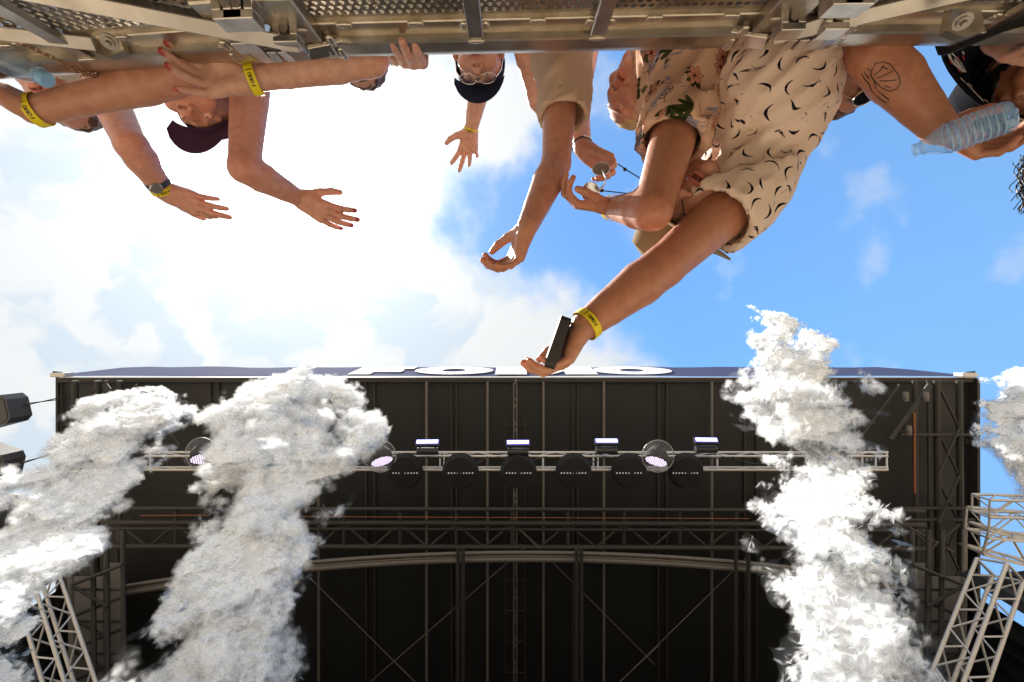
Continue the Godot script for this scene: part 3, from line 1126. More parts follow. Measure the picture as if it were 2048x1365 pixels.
func weld(owner_: Node3D, at: Vector3, long: Vector3, out: Vector3, l: float, w: float) -> void:
	# a rippled bead: overlapping flattened drops
	var g := Geo.new()
	var y := long.normalized()
	var z := (out - y * out.dot(y)).normalized()
	var x := y.cross(z)
	var n := maxi(3, int(l / (w * 0.35)))
	for i in n:
		var u := (float(i) / (n - 1) - 0.5) * (l - w * 0.8)
		var e := 1.0 - 0.35 * absf(u) / (l * 0.5)
		g.ball(Transform3D(Basis(x * w * 0.5 * e, y * w * 0.34, z * w * 0.30 * e), at + y * u), 5, 8)
	part(owner_, "weld_bead", g.mesh(), M.weld)

func barrier_unit(a: Vector3, b: Vector3, label: String) -> Node3D:
	# a, b: ground points under the ends of the stage-side face
	var o := thing("crowd_barrier", label, "barrier", (a + b) * 0.5, "crowd barriers along the pit")
	var xx := (b - a).normalized()
	var out := Vector3(0, 1, 0).cross(xx) * -1.0       # towards the stage
	if out.z > 0.0:
		out = -out
	var L := (b - a).length()
	var at := func(u: float, off: float, h: float) -> Vector3:
		return a + xx * u + out * off + Vector3(0, h, 0)
	# top rail: a rounded nose over a flat flange
	var prof := [Vector2(0.0, 1.122), Vector2(0.011, 1.124), Vector2(0.0135, 1.128), Vector2(0.0140, 1.158), Vector2(0.0125, 1.171), Vector2(0.007, 1.184), Vector2(-0.003, 1.194), Vector2(-0.018, 1.200), Vector2(-0.04, 1.202), Vector2(-0.064, 1.196), Vector2(-0.078, 1.180), Vector2(-0.082, 1.158), Vector2(-0.080, 1.122)]
	var g := Geo.new()
	for i in prof.size():
		var p: Vector2 = prof[i]
		var q: Vector2 = prof[(i + 1) % prof.size()]
		var n0: Vector2 = (prof[(i + 1) % prof.size()] - prof[i - 1]).orthogonal().normalized()
		var n1: Vector2 = (prof[(i + 2) % prof.size()] - prof[i]).orthogonal().normalized()
		var mid := Vector2(-0.033, 1.16)
		if n0.dot(p - mid) < 0.0: n0 = -n0
		if n1.dot(q - mid) < 0.0: n1 = -n1
		if i < 3 or i > 10:
			n0 = (q - p).orthogonal().normalized()
			if n0.dot((p + q) * 0.5 - mid) < 0.0: n0 = -n0
			n1 = n0
		var w0 := out * n0.x + Vector3(0, n0.y, 0)
		var w1 := out * n1.x + Vector3(0, n1.y, 0)
		var e := 0.048
		g.tri(at.call(e, p.x, p.y), at.call(L - e, p.x, p.y), at.call(L - e, q.x, q.y), w0, w0, w1)
		g.tri(at.call(e, p.x, p.y), at.call(L - e, q.x, q.y), at.call(e, q.x, q.y), w0, w1, w1)
	for e in [0.048, L - 0.048]:
		var ring := []
		for p in prof:
			ring.append(at.call(e, p.x, p.y))
		g.flat(ring, xx * (e - 0.5))
	part(o, "top_rail", g.mesh(), M.aluminium)
	# flange strip under the rail, then the perforated sheet, then a plain sheet to the ground
	g = Geo.new()
	g.box(Transform3D(Basis(xx, Vector3(0, 1, 0), xx.cross(Vector3(0, 1, 0))), at.call(L * 0.5, -0.012, 1.104)), Vector3(L - 0.01, 0.040, 0.022), 0.002)
	part(o, "flange_strip", g.mesh(), M.aluminium)
	var pitch := 0.0158
	var cols := int((L - 0.06) / pitch)
	var t := Transform3D(Basis(xx, Vector3(0, 1, 0), xx.cross(Vector3(0, 1, 0))), at.call(0.03 + pitch * 0.5, -0.010, 1.066))
	part(o, "perforated_sheet", holed_sheet(t, cols - 1, 14, pitch, 0.0056), M.aluminium)
	g = Geo.new()
	g.box(Transform3D(Basis(xx, Vector3(0, 1, 0), xx.cross(Vector3(0, 1, 0))), at.call(L * 0.5, -0.010, 1.078)), Vector3(L - 0.02, 0.0125, 0.003))
	part(o, "sheet_edge", g.mesh(), M.aluminium)
	g = Geo.new()
	g.box(Transform3D(Basis(xx, Vector3(0, 1, 0), xx.cross(Vector3(0, 1, 0))), at.call(L * 0.5, -0.010, 0.44)), Vector3(L - 0.02, 0.868, 0.003))
	part(o, "lower_sheet", g.mesh(), M.aluminium)
	# floor plate the crowd stands on
	g = Geo.new()
	g.box(Transform3D(Basis(xx, Vector3(0, 1, 0), xx.cross(Vector3(0, 1, 0))), at.call(L * 0.5, -0.6, 0.014)), Vector3(L - 0.01, 0.028, 1.1), 0.004)
	part(o, "floor_plate", g.mesh(), M.aluminium)
	# two upright flat bars with welds at their heads
	for s in [-0.118, 0.118]:
		g = Geo.new()
		g.bar(at.call(L * 0.5 + s, 0.006, 0.03), at.call(L * 0.5 + s, 0.006, 1.124), xx, 0.029, 0.013, 0.0015)
		part(o, "upright_bar", g.mesh(), M.bright_aluminium)
		for e in [-0.021, 0.021]:
			weld(o, at.call(L * 0.5 + s + e, 0.002, 1.094), Vector3(0, 1, 0) + xx * 0.2 * signf(e), out, 0.024, 0.018)
		weld(o, at.call(L * 0.5 + s, 0.014, 1.126), xx, out, 0.034, 0.012)
	for u in [0.135, 0.50, 0.72, 0.27, 0.865]:
		weld(o, at.call(L * u, 0.001, 1.087), xx, out, 0.034, 0.017)
	# end fittings: a bent end strap, a gusset, two drilled lugs and their pin
	for sd in [-1.0, 1.0]:
		var uu := func(d: float) -> float:
			return d if sd < 0.0 else L - d
		g = Geo.new()
		g.box(Transform3D(Basis(xx, Vector3(0, 1, 0), xx.cross(Vector3(0, 1, 0))), at.call(uu.call(0.045), 0.004, 1.05)), Vector3(0.075, 0.13, 0.026), 0.003)
		part(o, "end_gusset", g.mesh(), M.aluminium)
		g = Geo.new()
		var st := []
		for q in [[0.115, 0.006, 1.140], [0.085, 0.016, 1.136], [0.050, 0.030, 1.122], [0.018, 0.034, 1.120], [0.0, 0.034, 1.122]]:
			st.append(at.call(uu.call(q[0]), q[1], q[2]))
		for i in st.size() - 1:
			g.bar(st[i], st[i + 1], Vector3(0, 1, 0), 0.036, 0.008, 0.001)
		part(o, "end_strap", g.mesh(), M.bright_aluminium)
		for q in [[0.036, 0.022, 1.074, 0.044], [0.006, 0.034, 0.982, 0.048]]:
			g = Geo.new()
			var c: Vector3 = at.call(uu.call(q[0]), q[1], q[2])
			var h: float = q[3]
			# a block with a hole through it: four bars round the hole and a dark bore
			for k in 4:
				var dx: float = [0.0, 0.0, -1.0, 1.0][k]
				var dy: float = [1.0, -1.0, 0.0, 0.0][k]
				var bs := Vector3(h, h * 0.3, h * 0.8) if k < 2 else Vector3(h * 0.3, h * 0.4, h * 0.8)
				g.box(Transform3D(Basis(xx, out, Vector3(0, 1, 0)), c + xx * dx * h * 0.35 + out * dy * h * 0.35), bs, 0.0012)
			var lg := part(o, "lug", g.mesh(), M.bright_aluminium)
			g = Geo.new()
			g.lathe(Transform3D(Basis(), c - Vector3(0, h * 0.45, 0)), [[0.0, 0.0], [h * 0.17, 0.0], [h * 0.17, h * 0.9], [0.0, h * 0.9]], 12)
			part(lg, "lock_pin", g.mesh(), M.steel_bolt)
		weld(o, at.call(uu.call(0.052), 0.017, 1.072), xx, out, 0.040, 0.014)
		weld(o, at.call(uu.call(0.098), 0.012, 1.118), Vector3(0, 1, 0), out, 0.040, 0.020)
		weld(o, at.call(uu.call(0.104), 0.012, 1.160), Vector3(0, 1, 0), out, 0.045, 0.022)
		g = Geo.new()
		var cl := []
		for q in [Vector2(0.002, 1.121), Vector2(0.0175, 1.124), Vector2(0.0180, 1.160), Vector2(0.013, 1.180), Vector2(0.0, 1.198), Vector2(-0.02, 1.206), Vector2(-0.05, 1.206), Vector2(-0.084, 1.19), Vector2(-0.084, 1.121)]:
			cl.append(q)
		for i in cl.size() - 1:
			var p0: Vector2 = cl[i]
			var p1: Vector2 = cl[i + 1]
			var nn := (p1 - p0).orthogonal()
			if nn.dot((p0 + p1) * 0.5 - Vector2(-0.033, 1.16)) < 0.0: nn = -nn
			var e0: float = uu.call(0.012)
			var e1: float = uu.call(0.098)
			g.flat([at.call(e0, p0.x, p0.y), at.call(e1, p0.x, p0.y), at.call(e1, p1.x, p1.y), at.call(e0, p1.x, p1.y)], out * nn.x + Vector3(0, nn.y, 0))
		part(o, "rail_sleeve", g.mesh(), M.aluminium)
	return o

func build_barriers() -> void:
	var js := [Vector3(-2.45, 0, 0.365), Vector3(-1.452, 0, 0.442), Vector3(-0.452, 0, 0.511), Vector3(0.548, 0, 0.533), Vector3(1.548, 0, 0.539), Vector3(2.548, 0, 0.539)]
	var lb := ["aluminium barrier section past the one whose chain is looped", "aluminium barrier section with a chain and a hand with red nails on it", "aluminium barrier section with the gripping bare fingers and the navy cap above it", "aluminium barrier section under the crescent-print shirt and a black strap", "aluminium barrier section beyond the black strap"]
	var units := []
	for i in 5:
		units.append(barrier_unit(js[i] + Vector3(0.004, 0, 0), js[i + 1] - Vector3(0.004, 0, 0), lb[i]))
	# braces of the folding legs: long flat bars from the joints, each with a hinge
	var hinge := func(o: Node3D, px: float, py: float, m: float) -> void:
		var g := Geo.new()
		g.plate(Transform3D(Basis(Vector3(1, 0, 0), Vector3(0, 0, -1), Vector3(0, 1, 0)), B(px, py + 8, 0.03)), PackedVector2Array([Vector2(-0.028, -0.022), Vector2(0.024, -0.022), Vector2(0.034, 0.014), Vector2(0.0, 0.026), Vector2(-0.034, 0.014)]), 0.016)
		part(o, "hinge_bracket", g.mesh(), M.aluminium)
		g = Geo.new()
		g.lathe(frame_at(B(px, py, 0.06), Vector3(0.2 * m, -0.6, -0.75), Vector3(1, 0, 0)), [[0.0, 0.014], [0.004, 0.014], [0.005, 0.007], [0.009, 0.007], [0.009, 0.003], [0.014, 0.003], [0.014, 0.0]], 12)
		part(o, "hinge_bolt", g.mesh(), M.steel_bolt)
	# section with the chain
	var u1: Node3D = units[1]
	var u3: Node3D = units[3]
	var brace := func(o: Node3D, a: Vector3, b: Vector3, side: Vector3, w: float, d: float) -> void:
		var g := Geo.new()
		g.bar(a, b, side, w, d, 0.0015)
		part(o, "leg_brace", g.mesh(), M.bright_aluminium)
	brace.call(u1, P(598, 84, 0.85), P(-60, -45, 0.70), D(0.1, 0.75, -0.65), 0.034, 0.026)
	brace.call(u1, P(-70, 52, 0.80), P(192, 82, 0.86), D(0.1, 0.75, -0.65), 0.034, 0.024)
	brace.call(u1, P(150, 0, 0.80), P(288, 96, 0.90), D(0.6, -0.4, 0.6), 0.030, 0.012)
	brace.call(u1, P(415, -40, 0.80), P(480, 30, 0.88), D(0.6, -0.4, 0.6), 0.034, 0.012)
	hinge.call(u1, 218, 82, 1.0)
	brace.call(u3, P(1545, 68, 0.87), P(2010, -40, 0.76), D(-0.1, 0.75, -0.65), 0.034, 0.026)
	brace.call(u3, P(1985, -30, 0.84), P(1850, 62, 0.91), D(0.5, 0.6, 0.5), 0.030, 0.014)
	brace.call(u3, P(1955, 30, 0.88), P(2200, -6, 0.80), D(-0.1, 0.75, -0.65), 0.034, 0.024)
	brace.call(u3, P(1660, 30, 0.88), P(1625, 96, 0.93), D(0.9, 0.1, 0.3), 0.034, 0.02)
	hinge.call(u3, 1925, 42, -1.0)
	# chain looped from the leg to the rail
	var ch := thing("chain", "thin brass-coloured chain hanging over the barrier rail", "chain", P(110, 115, 0.86))
	var pts := [P(-30, 62, 0.80), P(45, 88, 0.84), P(110, 118, 0.87), P(160, 146, 0.91), P(196, 153, 0.95), P(225, 135, 1.02)]
	var cv := Curve3D.new()
	for p in pts:
		cv.add_point(p)
	var total := cv.get_baked_length()
	var nl := int(total / 0.0095)
	var link := Geo.new()
	var lp := []
	for i in 13:
		var an := TAU * i / 12.0
		lp.append(Vector3(cos(an) * 0.0042, sin(an) * 0.0072, 0))
	for i in 12:
		link.tube(lp[i], lp[i + 1], 0.0014, 0.0014, 5, false)
	var lm := link.mesh()
	var brass := mat("brass", Color(0.45, 0.28, 0.16), 0.35, 0.9)
	for i in nl:
		var p := cv.sample_baked(total * i / nl)
		var q := cv.sample_baked(minf(total * (i + 1) / nl, total))
		var l := MeshInstance3D.new()
		l.name = "link"
		l.mesh = lm
		l.material_override = brass
		var t := frame_at((p + q) * 0.5, q - p, Vector3(0.3, 0.5, 0.8) if i % 2 else Vector3(0.9, -0.2, 0.1))
		l.transform = Transform3D(t.basis, t.origin - ch.position)
		ch.add_child(l, true)
	# black strap over the rail
	var sp := thing("strap", "flat black strap slung over the barrier rail beside the bucket hat", "strap", P(1960, 75, 0.92))
	var g := Geo.new()
	var sl := [P(2130, 18, 0.80), P(2010, 52, 0.86), P(1935, 84, 0.91), P(1902, 97, 0.95), P(1885, 99, 0.985), P(1870, 60, 1.08)]
	for i in sl.size() - 1:
		g.bar(sl[i], sl[i + 1] + (sl[i + 1] - sl[i]).normalized() * 0.002, D(0.3, 0.9, 0.1), 0.022, 0.003)
	part(sp, "webbing", g.mesh(), M.black_strap)

# ------------------------------------------------------------------ people
var head_form: Hide
var legs_mesh: ArrayMesh

func skin_mat(called: String) -> void:
	var m := mat(called, Color(1, 1, 1), 0.46)
	m.vertex_color_use_as_albedo = true
	m.subsurf_scatter_enabled = true
	m.subsurf_scatter_strength = 0.15
	grain(m, noise_tex(0.03, Color(0.88, 0.82, 0.80), Color(1.0, 1.0, 1.0), 31, 256, 5), 4.0)
	m.heightmap_enabled = true
	m.heightmap_texture = noise_tex(0.3, Color.BLACK, Color.WHITE, 33)
	m.heightmap_scale = 0.006

func cloth(called: String, lin: Color, thin := 0.5) -> StandardMaterial3D:
	var m := mat(called, lin, 0.95)
	m.metallic_specular = 0.2
	m.backlight_enabled = true
	m.backlight = Color(thin, thin, thin)
	grain(m, noise_tex(0.35, Color(0.88, 0.88, 0.88), Color(1, 1, 1), 12), 9.0)
	return m

# ---- drawing into a texture
func dab(im: Image, c: Vector2, rx: float, ry: float, turn: float, col: Color) -> void:
	var R := int(maxf(rx, ry)) + 1
	var w := im.get_width()
	for y in range(int(c.y) - R, int(c.y) + R + 1):
		for x in range(int(c.x) - R, int(c.x) + R + 1):
			var d := (Vector2(x, y) - c).rotated(-turn)
			if (d.x / rx) * (d.x / rx) + (d.y / ry) * (d.y / ry) <= 1.0:
				im.set_pixel(posmod(x, w), posmod(y, w), col)

func stroke(im: Image, pts: Array, r0: float, r1: float, col: Color) -> void:
	for i in pts.size() - 1:
		var a: Vector2 = pts[i]
		var b: Vector2 = pts[i + 1]
		var n := int((b - a).length() / 1.0) + 1
		for k in n + 1:
			var u := (i + float(k) / n) / (pts.size() - 1)
			var r := lerpf(r0, r1, absf(u * 2.0 - 1.0))
			dab(im, a.lerp(b, float(k) / n), maxf(r, 0.7), maxf(r, 0.7), 0, col)

func crescent_print() -> ImageTexture:
	var im := Image.create(512, 512, false, Image.FORMAT_RGB8)
	im.fill(Color(1, 1, 1))
	var rng := RandomNumberGenerator.new()
	rng.seed = 8
	for gy in 8:
		for gx in 8:
			var c := Vector2((gx + 0.5 + (0.5 if gy % 2 else 0.0)) * 64.0, (gy + 0.5) * 64.0) + Vector2(rng.randf_range(-14, 14), rng.randf_range(-14, 14))
			var an := rng.randf() * TAU
			var len := rng.randf_range(16, 26)
			var bow := rng.randf_range(0.35, 0.7)
			var pts := []
			for i in 9:
				var u := i / 4.0 - 1.0
				pts.append(c + Vector2(u * len, -bow * len * (1.0 - u * u)).rotated(an))
			stroke(im, pts, rng.randf_range(3.2, 5.2), 1.0, Color(0.10, 0.11, 0.19))
	return ImageTexture.create_from_image(im)

func floral_print() -> ImageTexture:
	var im := Image.create(512, 512, false, Image.FORMAT_RGB8)
	im.fill(Color(0.97, 0.86, 0.79))
	var rng := RandomNumberGenerator.new()
	rng.seed = 21
	var line := Color(0.12, 0.10, 0.11)
	for i in 5:      # washed blue patches with ragged stripes
		var c := Vector2(rng.randf() * 512, rng.randf() * 512)
		for k in 60:
			dab(im, c + Vector2(rng.randfn() * 34, rng.randfn() * 16), rng.randf_range(6, 22), rng.randf_range(2, 6), 0.1, Color(0.66, 0.68, 0.80))
		for k in 14:
			var p := c + Vector2(rng.randfn() * 30, rng.randfn() * 14)
			stroke(im, [p, p + Vector2(rng.randf_range(8, 20), rng.randf_range(-2, 2))], 1.0, 0.6, Color(0.42, 0.44, 0.58))
	for i in 9:      # leaves with a midrib
		var c := Vector2(rng.randf() * 512, rng.randf() * 512)
		var an := rng.randf() * TAU
		for k in 5:
			var a := an + (k - 2) * 0.55
			var d := Vector2(cos(a), sin(a))
			dab(im, c + d * 30, 30, 9, a, Color(0.08, 0.10, 0.07))
			dab(im, c + d * 30, 28, 7, a, Color(0.25, 0.32, 0.19) if k % 2 else Color(0.36, 0.42, 0.27))
			stroke(im, [c, c + d * 58], 1.2, 0.7, line)
	for i in 8:      # flowers: petals drawn in line with a pale pink fill
		var c := Vector2(rng.randf() * 512, rng.randf() * 512)
		var r := rng.randf_range(12, 20)
		for k in 6:
			var a := TAU * k / 6.0 + rng.randf() * 0.3
			var d := Vector2(cos(a), sin(a))
			dab(im, c + d * r, r * 0.95, r * 0.55, a, line)
			dab(im, c + d * r, r * 0.87, r * 0.47, a, Color(0.93, 0.70, 0.62))
			stroke(im, [c + d * 4, c + d * r], 0.8, 0.6, Color(0.6, 0.3, 0.26))
		dab(im, c, 6, 6, 0, Color(0.35, 0.16, 0.12))
	for i in 12:     # sprigs of bells in thin line
		var c := Vector2(rng.randf() * 512, rng.randf() * 512)
		var an := rng.randf() * TAU
		var pts := []
		for k in 10:
			pts.append(c + Vector2(k * 8.0, 7.0 * sin(k * 0.6)).rotated(an))
		stroke(im, pts, 1.1, 0.8, line)
		for k in [2, 4, 6, 8]:
			var p: Vector2 = pts[k]
			var loop := []
			for q in 9:
				loop.append(p + Vector2(0, 10).rotated(an) + Vector2(cos(TAU * q / 8.0) * 7.0, sin(TAU * q / 8.0) * 9.0).rotated(an))
			stroke(im, loop, 0.9, 0.9, line)
	return ImageTexture.create_from_image(im)

func people_materials() -> void:
	skin_mat("skin")
	var m := cloth("crescent_shirt", Color(0.86, 0.69, 0.57), 0.6)
	m.albedo_texture = crescent_print()
	m.uv1_scale = Vector3.ONE * 2.75
	m.uv1_triplanar_sharpness = 12.0
	m = cloth("floral_shirt", Color(0.74, 0.62, 0.53), 0.5)
	m.albedo_texture = floral_print()
	m.uv1_scale = Vector3.ONE * 3.2
	m.uv1_triplanar_sharpness = 12.0
	cloth("beige_shirt", Color(0.72, 0.53, 0.39), 0.6)
	cloth("grey_shirt", Color(0.20, 0.20, 0.21), 0.2)
	cloth("white_shirt", Color(0.75, 0.74, 0.72), 0.5)
	cloth("black_shirt", Color(0.02, 0.02, 0.022), 0.1)
	cloth("navy_cloth", Color(0.020, 0.026, 0.055), 0.1)
	cloth("plum_cloth", Color(0.07, 0.035, 0.07), 0.25)
	cloth("hat_straw", Color(0.36, 0.26, 0.15), 0.25)
	cloth("black_hat", Color(0.010, 0.010, 0.016), 0.05)
	cloth("denim", Color(0.06, 0.08, 0.13), 0.05)
	mat("hair_black", Color(0.008, 0.007, 0.008), 0.35)
	mat("hair_brown", Color(0.10, 0.05, 0.025), 0.4)
	mat("hair_blond", Color(0.55, 0.38, 0.19), 0.4)
	m = mat("band_yellow", Color(0.85, 0.68, 0.01), 0.55)
	m.backlight_enabled = true
	m.backlight = Color(0.4, 0.4, 0.4)
	mat("band_white", Color(0.72, 0.68, 0.66), 0.6)
	mat("ink", Color(0.012, 0.012, 0.014), 0.6)
	mat("tattoo_ink", Color(0.035, 0.028, 0.03), 0.6)
	mat("red_print", Color(0.55, 0.02, 0.02), 0.7)
	mat("pale_print", Color(0.70, 0.64, 0.58), 0.7)
	mat("dark_lens", Color(0.012, 0.014, 0.018), 0.06)
	m = mat("mirror_lens", Color(0.55, 0.58, 0.62), 0.12, 0.9)
	m = mat("clear_lens", Color(0.75, 0.72, 0.85), 0.04)
	m.albedo_color.a = 0.05
	m.transparency = BaseMaterial3D.TRANSPARENCY_ALPHA
	mat("gold_frame", Color(0.75, 0.62, 0.42), 0.2, 1.0)
	mat("silver_frame", Color(0.85, 0.85, 0.86), 0.15, 1.0)
	mat("phone_black", Color(0.018, 0.016, 0.016), 0.5)
	m = mat("bottle_plastic", Color(0.25, 0.55, 0.95), 0.05)
	m.albedo_color.a = 0.26
	m.transparency = BaseMaterial3D.TRANSPARENCY_ALPHA
	m = mat("bottle_ridge", Color(0.45, 0.75, 1.0), 0.08)
	m.albedo_color.a = 0.40
	m.transparency = BaseMaterial3D.TRANSPARENCY_ALPHA
	mat("cap_blue", Color(0.25, 0.50, 0.80), 0.35)

# ---- forms shared by everybody
func make_head() -> void:
	var f := Field.new(Vector3(-0.10, -0.135, -0.125), Vector3(0.10, 0.145, 0.135), 0.0042)
	var I := Basis()
	f.ell(Vector3(0, 0.035, -0.012), I, Vector3(0.075, 0.096, 0.097), 0.02)
	f.ell(Vector3(0, -0.035, 0.030), I, Vector3(0.060, 0.072, 0.062), 0.03)
	f.ell(Vector3(0, -0.078, 0.038), I, Vector3(0.046, 0.034, 0.046), 0.02)       # jaw
	f.ell(Vector3(0, -0.102, 0.070), I, Vector3(0.021, 0.017, 0.018), 0.016)      # chin
	for s in [-1.0, 1.0]:
		f.cap(Vector3(s * 0.058, -0.045, 0.0), Vector3(s * 0.036, -0.094, 0.048), 0.018, 0.015, 0.02)
		f.ell(Vector3(s * 0.043, -0.018, 0.066), I, Vector3(0.022, 0.018, 0.018), 0.02)   # cheek
		f.cap(Vector3(s * 0.012, 0.030, 0.084), Vector3(s * 0.044, 0.032, 0.070), 0.009, 0.008, 0.012)   # brow
		f.ell(Vector3(s * 0.080, -0.006, -0.006), Basis(Vector3(0, 1, 0), s * 0.35), Vector3(0.009, 0.032, 0.020), 0.006)
		f.ell(Vector3(s * 0.031, 0.010, 0.094), I, Vector3(0.018, 0.010, 0.012), 0.001, true)   # eye socket
		f.ell(Vector3(s * 0.031, 0.010, 0.078), I, Vector3(0.0135, 0.011, 0.0125), 0.002)
	f.cap(Vector3(0, 0.020, 0.088), Vector3(0, -0.024, 0.110), 0.008, 0.0125, 0.012)
	for s in [-1.0, 1.0]:
		f.ell(Vector3(s * 0.013, -0.031, 0.099), I, Vector3(0.009, 0.008, 0.011), 0.006)
		f.ell(Vector3(s * 0.0075, -0.040, 0.106), I, Vector3(0.0042, 0.0062, 0.0058), 0.001, true)
	f.cap(Vector3(-0.020, -0.064, 0.086), Vector3(0.020, -0.064, 0.086), 0.006, 0.006, 0.008)
	f.ell(Vector3(0, -0.062, 0.092), I, Vector3(0.018, 0.006, 0.008), 0.006)
	f.ell(Vector3(0, -0.078, 0.090), I, Vector3(0.019, 0.0075, 0.009), 0.006)
	f.ell(Vector3(0, -0.0695, 0.096), I, Vector3(0.021, 0.0055, 0.014), 0.001, true)  # parted lips
	head_form = Hide.new()
	f.into(head_form, Color(1, 1, 1))
	var h := head_form
	for s in [-1.0, 1.0]:
		h.spot(0, Vector3(s * 0.031, 0.010, 0.090), 0.011, Color(1.6, 2.0, 2.2, 1))
		h.spot(0, Vector3(s * 0.031, 0.009, 0.092), 0.0055, Color(0.08, 0.06, 0.06, 1))
		h.spot(0, Vector3(s * 0.0075, -0.040, 0.106), 0.0068, Color(0.10, 0.06, 0.06, 1))
		h.spot(0, Vector3(s * 0.031, 0.034, 0.088), 0.016, Color(0.35, 0.30, 0.30, 0.7))
		h.spot(0, Vector3(s * 0.010, -0.061, 0.094), 0.013, Color(0.95, 0.62, 0.62, 0.8))
		h.spot(0, Vector3(s * 0.010, -0.080, 0.094), 0.013, Color(0.95, 0.62, 0.62, 0.8))
		h.spot(0, Vector3(s * 0.009, -0.0695, 0.086), 0.0085, Color(0.35, 0.12, 0.12, 1))
		h.spot(0, Vector3(s * 0.043, -0.018, 0.075), 0.03, Color(1.05, 0.86, 0.84, 0.6), 0.9)
	# shared legs in trousers
	var lf := Field.new(Vector3(-0.26, -0.03, -0.20), Vector3(0.26, 1.10, 0.22), 0.022)
	for s in [-1.0, 1.0]:
		lf.cap(Vector3(s * 0.09, 0.95, 0), Vector3(s * 0.11, 0.52, -0.02), 0.10, 0.072, 0.04)
		lf.cap(Vector3(s * 0.11, 0.52, -0.02), Vector3(s * 0.12, 0.10, 0.03), 0.070, 0.060, 0.03)
		lf.cap(Vector3(s * 0.12, 0.045, 0.04), Vector3(s * 0.13, 0.040, -0.15), 0.045, 0.040, 0.03)
	lf.cap(Vector3(-0.07, 0.99, 0), Vector3(0.07, 0.99, 0), 0.12, 0.12, 0.05)
	var lh := Hide.new()
	lf.into(lh)
	legs_mesh = lh.mesh(false)

# capsules gathered first, so that the grid need only be as large as they are
class Caps extends RefCounted:
	var list := []
	func cap(a: Vector3, b: Vector3, ra: float, rb: float, k: float) -> void:
		list.append([a, b, ra, rb, k])
	func into(s: Hide, tone: Color, cell: float) -> int:
		var lo: Vector3 = list[0][0]
		var hi := lo
		for c in list:
			var r := maxf(c[2], c[3]) + 0.012
			for e in 2:
				lo = lo.min(c[e] - Vector3.ONE * r)
				hi = hi.max(c[e] + Vector3.ONE * r)
		var f := Field.new(lo, hi, cell)
		for c in list:
			f.cap(c[0], c[1], c[2], c[3], c[4])
		return f.into(s, tone)

# a hand: wrist, direction of the fingers, direction the palm faces, direction of the thumb; bends in degrees
func hand(to: Hide, wrist: Vector3, along: Vector3, palm: Vector3, thumb: Vector3, size: float, curl: Array, splay: float, tone: Color, nails := Color(0, 0, 0, 0), thumb_out := 45.0) -> void:
	var Y := along.normalized()
	var Z := (palm - Y * palm.dot(Y)).normalized()
	var X := Y.cross(Z)
	if X.dot(thumb) < 0.0:
		X = -X
	var b := Basis(X * size, Y * size, Z * size)
	var w := func(x: float, y: float, z: float) -> Vector3:
		return wrist + b * Vector3(x, y, z)
	var f := Caps.new()
	var tips := []
	var k := 0.004
	f.cap(w.call(0.006, -0.006, 0), w.call(0.010, 0.02, 0.002), 0.021 * size, 0.019 * size, 0.01)
	f.cap(w.call(-0.006, -0.006, 0), w.call(-0.012, 0.02, 0.002), 0.021 * size, 0.017 * size, 0.01)
	var fl := [[0.037, 0.023, 0.019], [0.042, 0.027, 0.020], [0.038, 0.025, 0.019], [0.030, 0.019, 0.017]]
	var by := [0.088, 0.092, 0.087, 0.077]
	for i in 4:
		var bx := 0.0285 - i * 0.0190
		f.cap(w.call(bx * 0.55, 0.012, 0.001), w.call(bx, by[i], 0.0), 0.0145 * size, 0.0115 * size, 0.012)
	f.cap(w.call(-0.012, 0.03, 0.008), w.call(-0.022, 0.06, 0.006), 0.014 * size, 0.011 * size, 0.012)   # heel of the palm
	for i in 4:
		var bx := 0.0285 - i * 0.0190
		var sp := deg_to_rad(splay * (1.5 - i))
		var p := Vector3(bx, by[i], 0)
		var an := 0.0
		var r: float = [0.0100, 0.0103, 0.0098, 0.0086][i]
		for j in 3:
			var c: float = curl[j]
			if curl.size() > 3:
				c *= curl[3 + i]
			an += deg_to_rad(c)
			var d := Vector3(sin(sp) * cos(an), cos(sp) * cos(an), sin(an))
			var q: Vector3 = p + d * fl[i][j]
			f.cap(wrist + b * p, wrist + b * q, r * size, r * 0.90 * size, k)
			r *= 0.90
			if j == 2:
				tips.append([wrist + b * (q + Vector3(0, -sin(an), cos(an)).rotated(Vector3(0, 0, 1), -sp) * -r * 0.6), r * size])
			p = q
	# thumb from the side of the palm
	var ta := deg_to_rad(thumb_out)
	var t0 := Vector3(0.016, 0.016, 0.006)
	var t1 := t0 + Vector3(sin(ta), cos(ta), 0.35).normalized() * 0.044
	var t2 := t1 + Vector3(sin(ta * 0.75), cos(ta * 0.75), 0.35).normalized() * 0.032
	var t3 := t2 + Vector3(sin(ta * 0.5), cos(ta * 0.5), 0.25).normalized() * 0.026
	f.cap(wrist + b * t0, wrist + b * t1, 0.0165 * size, 0.0125 * size, 0.012)
	f.cap(wrist + b * t1, wrist + b * t2, 0.0118 * size, 0.0105 * size, k)
	f.cap(wrist + b * t2, wrist + b * t3, 0.0108 * size, 0.0085 * size, k)
	var from := f.into(to, tone, 0.0040)
	var warm := Color(tone.r * 1.06, tone.g * 0.86, tone.b * 0.82, 0.7)
	for t in tips:
		to.spot(from, t[0], t[1] * 2.2, warm, 0.8)
		if nails.a > 0.0:
			to.spot(from, t[0], t[1] * 1.6, nails, 0.25)
		else:
			to.spot(from, t[0], t[1] * 1.15, Color(tone.r * 1.08, tone.g * 0.98, tone.b * 0.98, 0.8), 0.4)

func aabb_of(pts: Array, grow: float) -> Array:
	var lo: Vector3 = pts[0]
	var hi: Vector3 = pts[0]
	for p in pts:
		lo = lo.min(p)
		hi = hi.max(p)
	return [lo - Vector3.ONE * grow, hi + Vector3.ONE * grow]

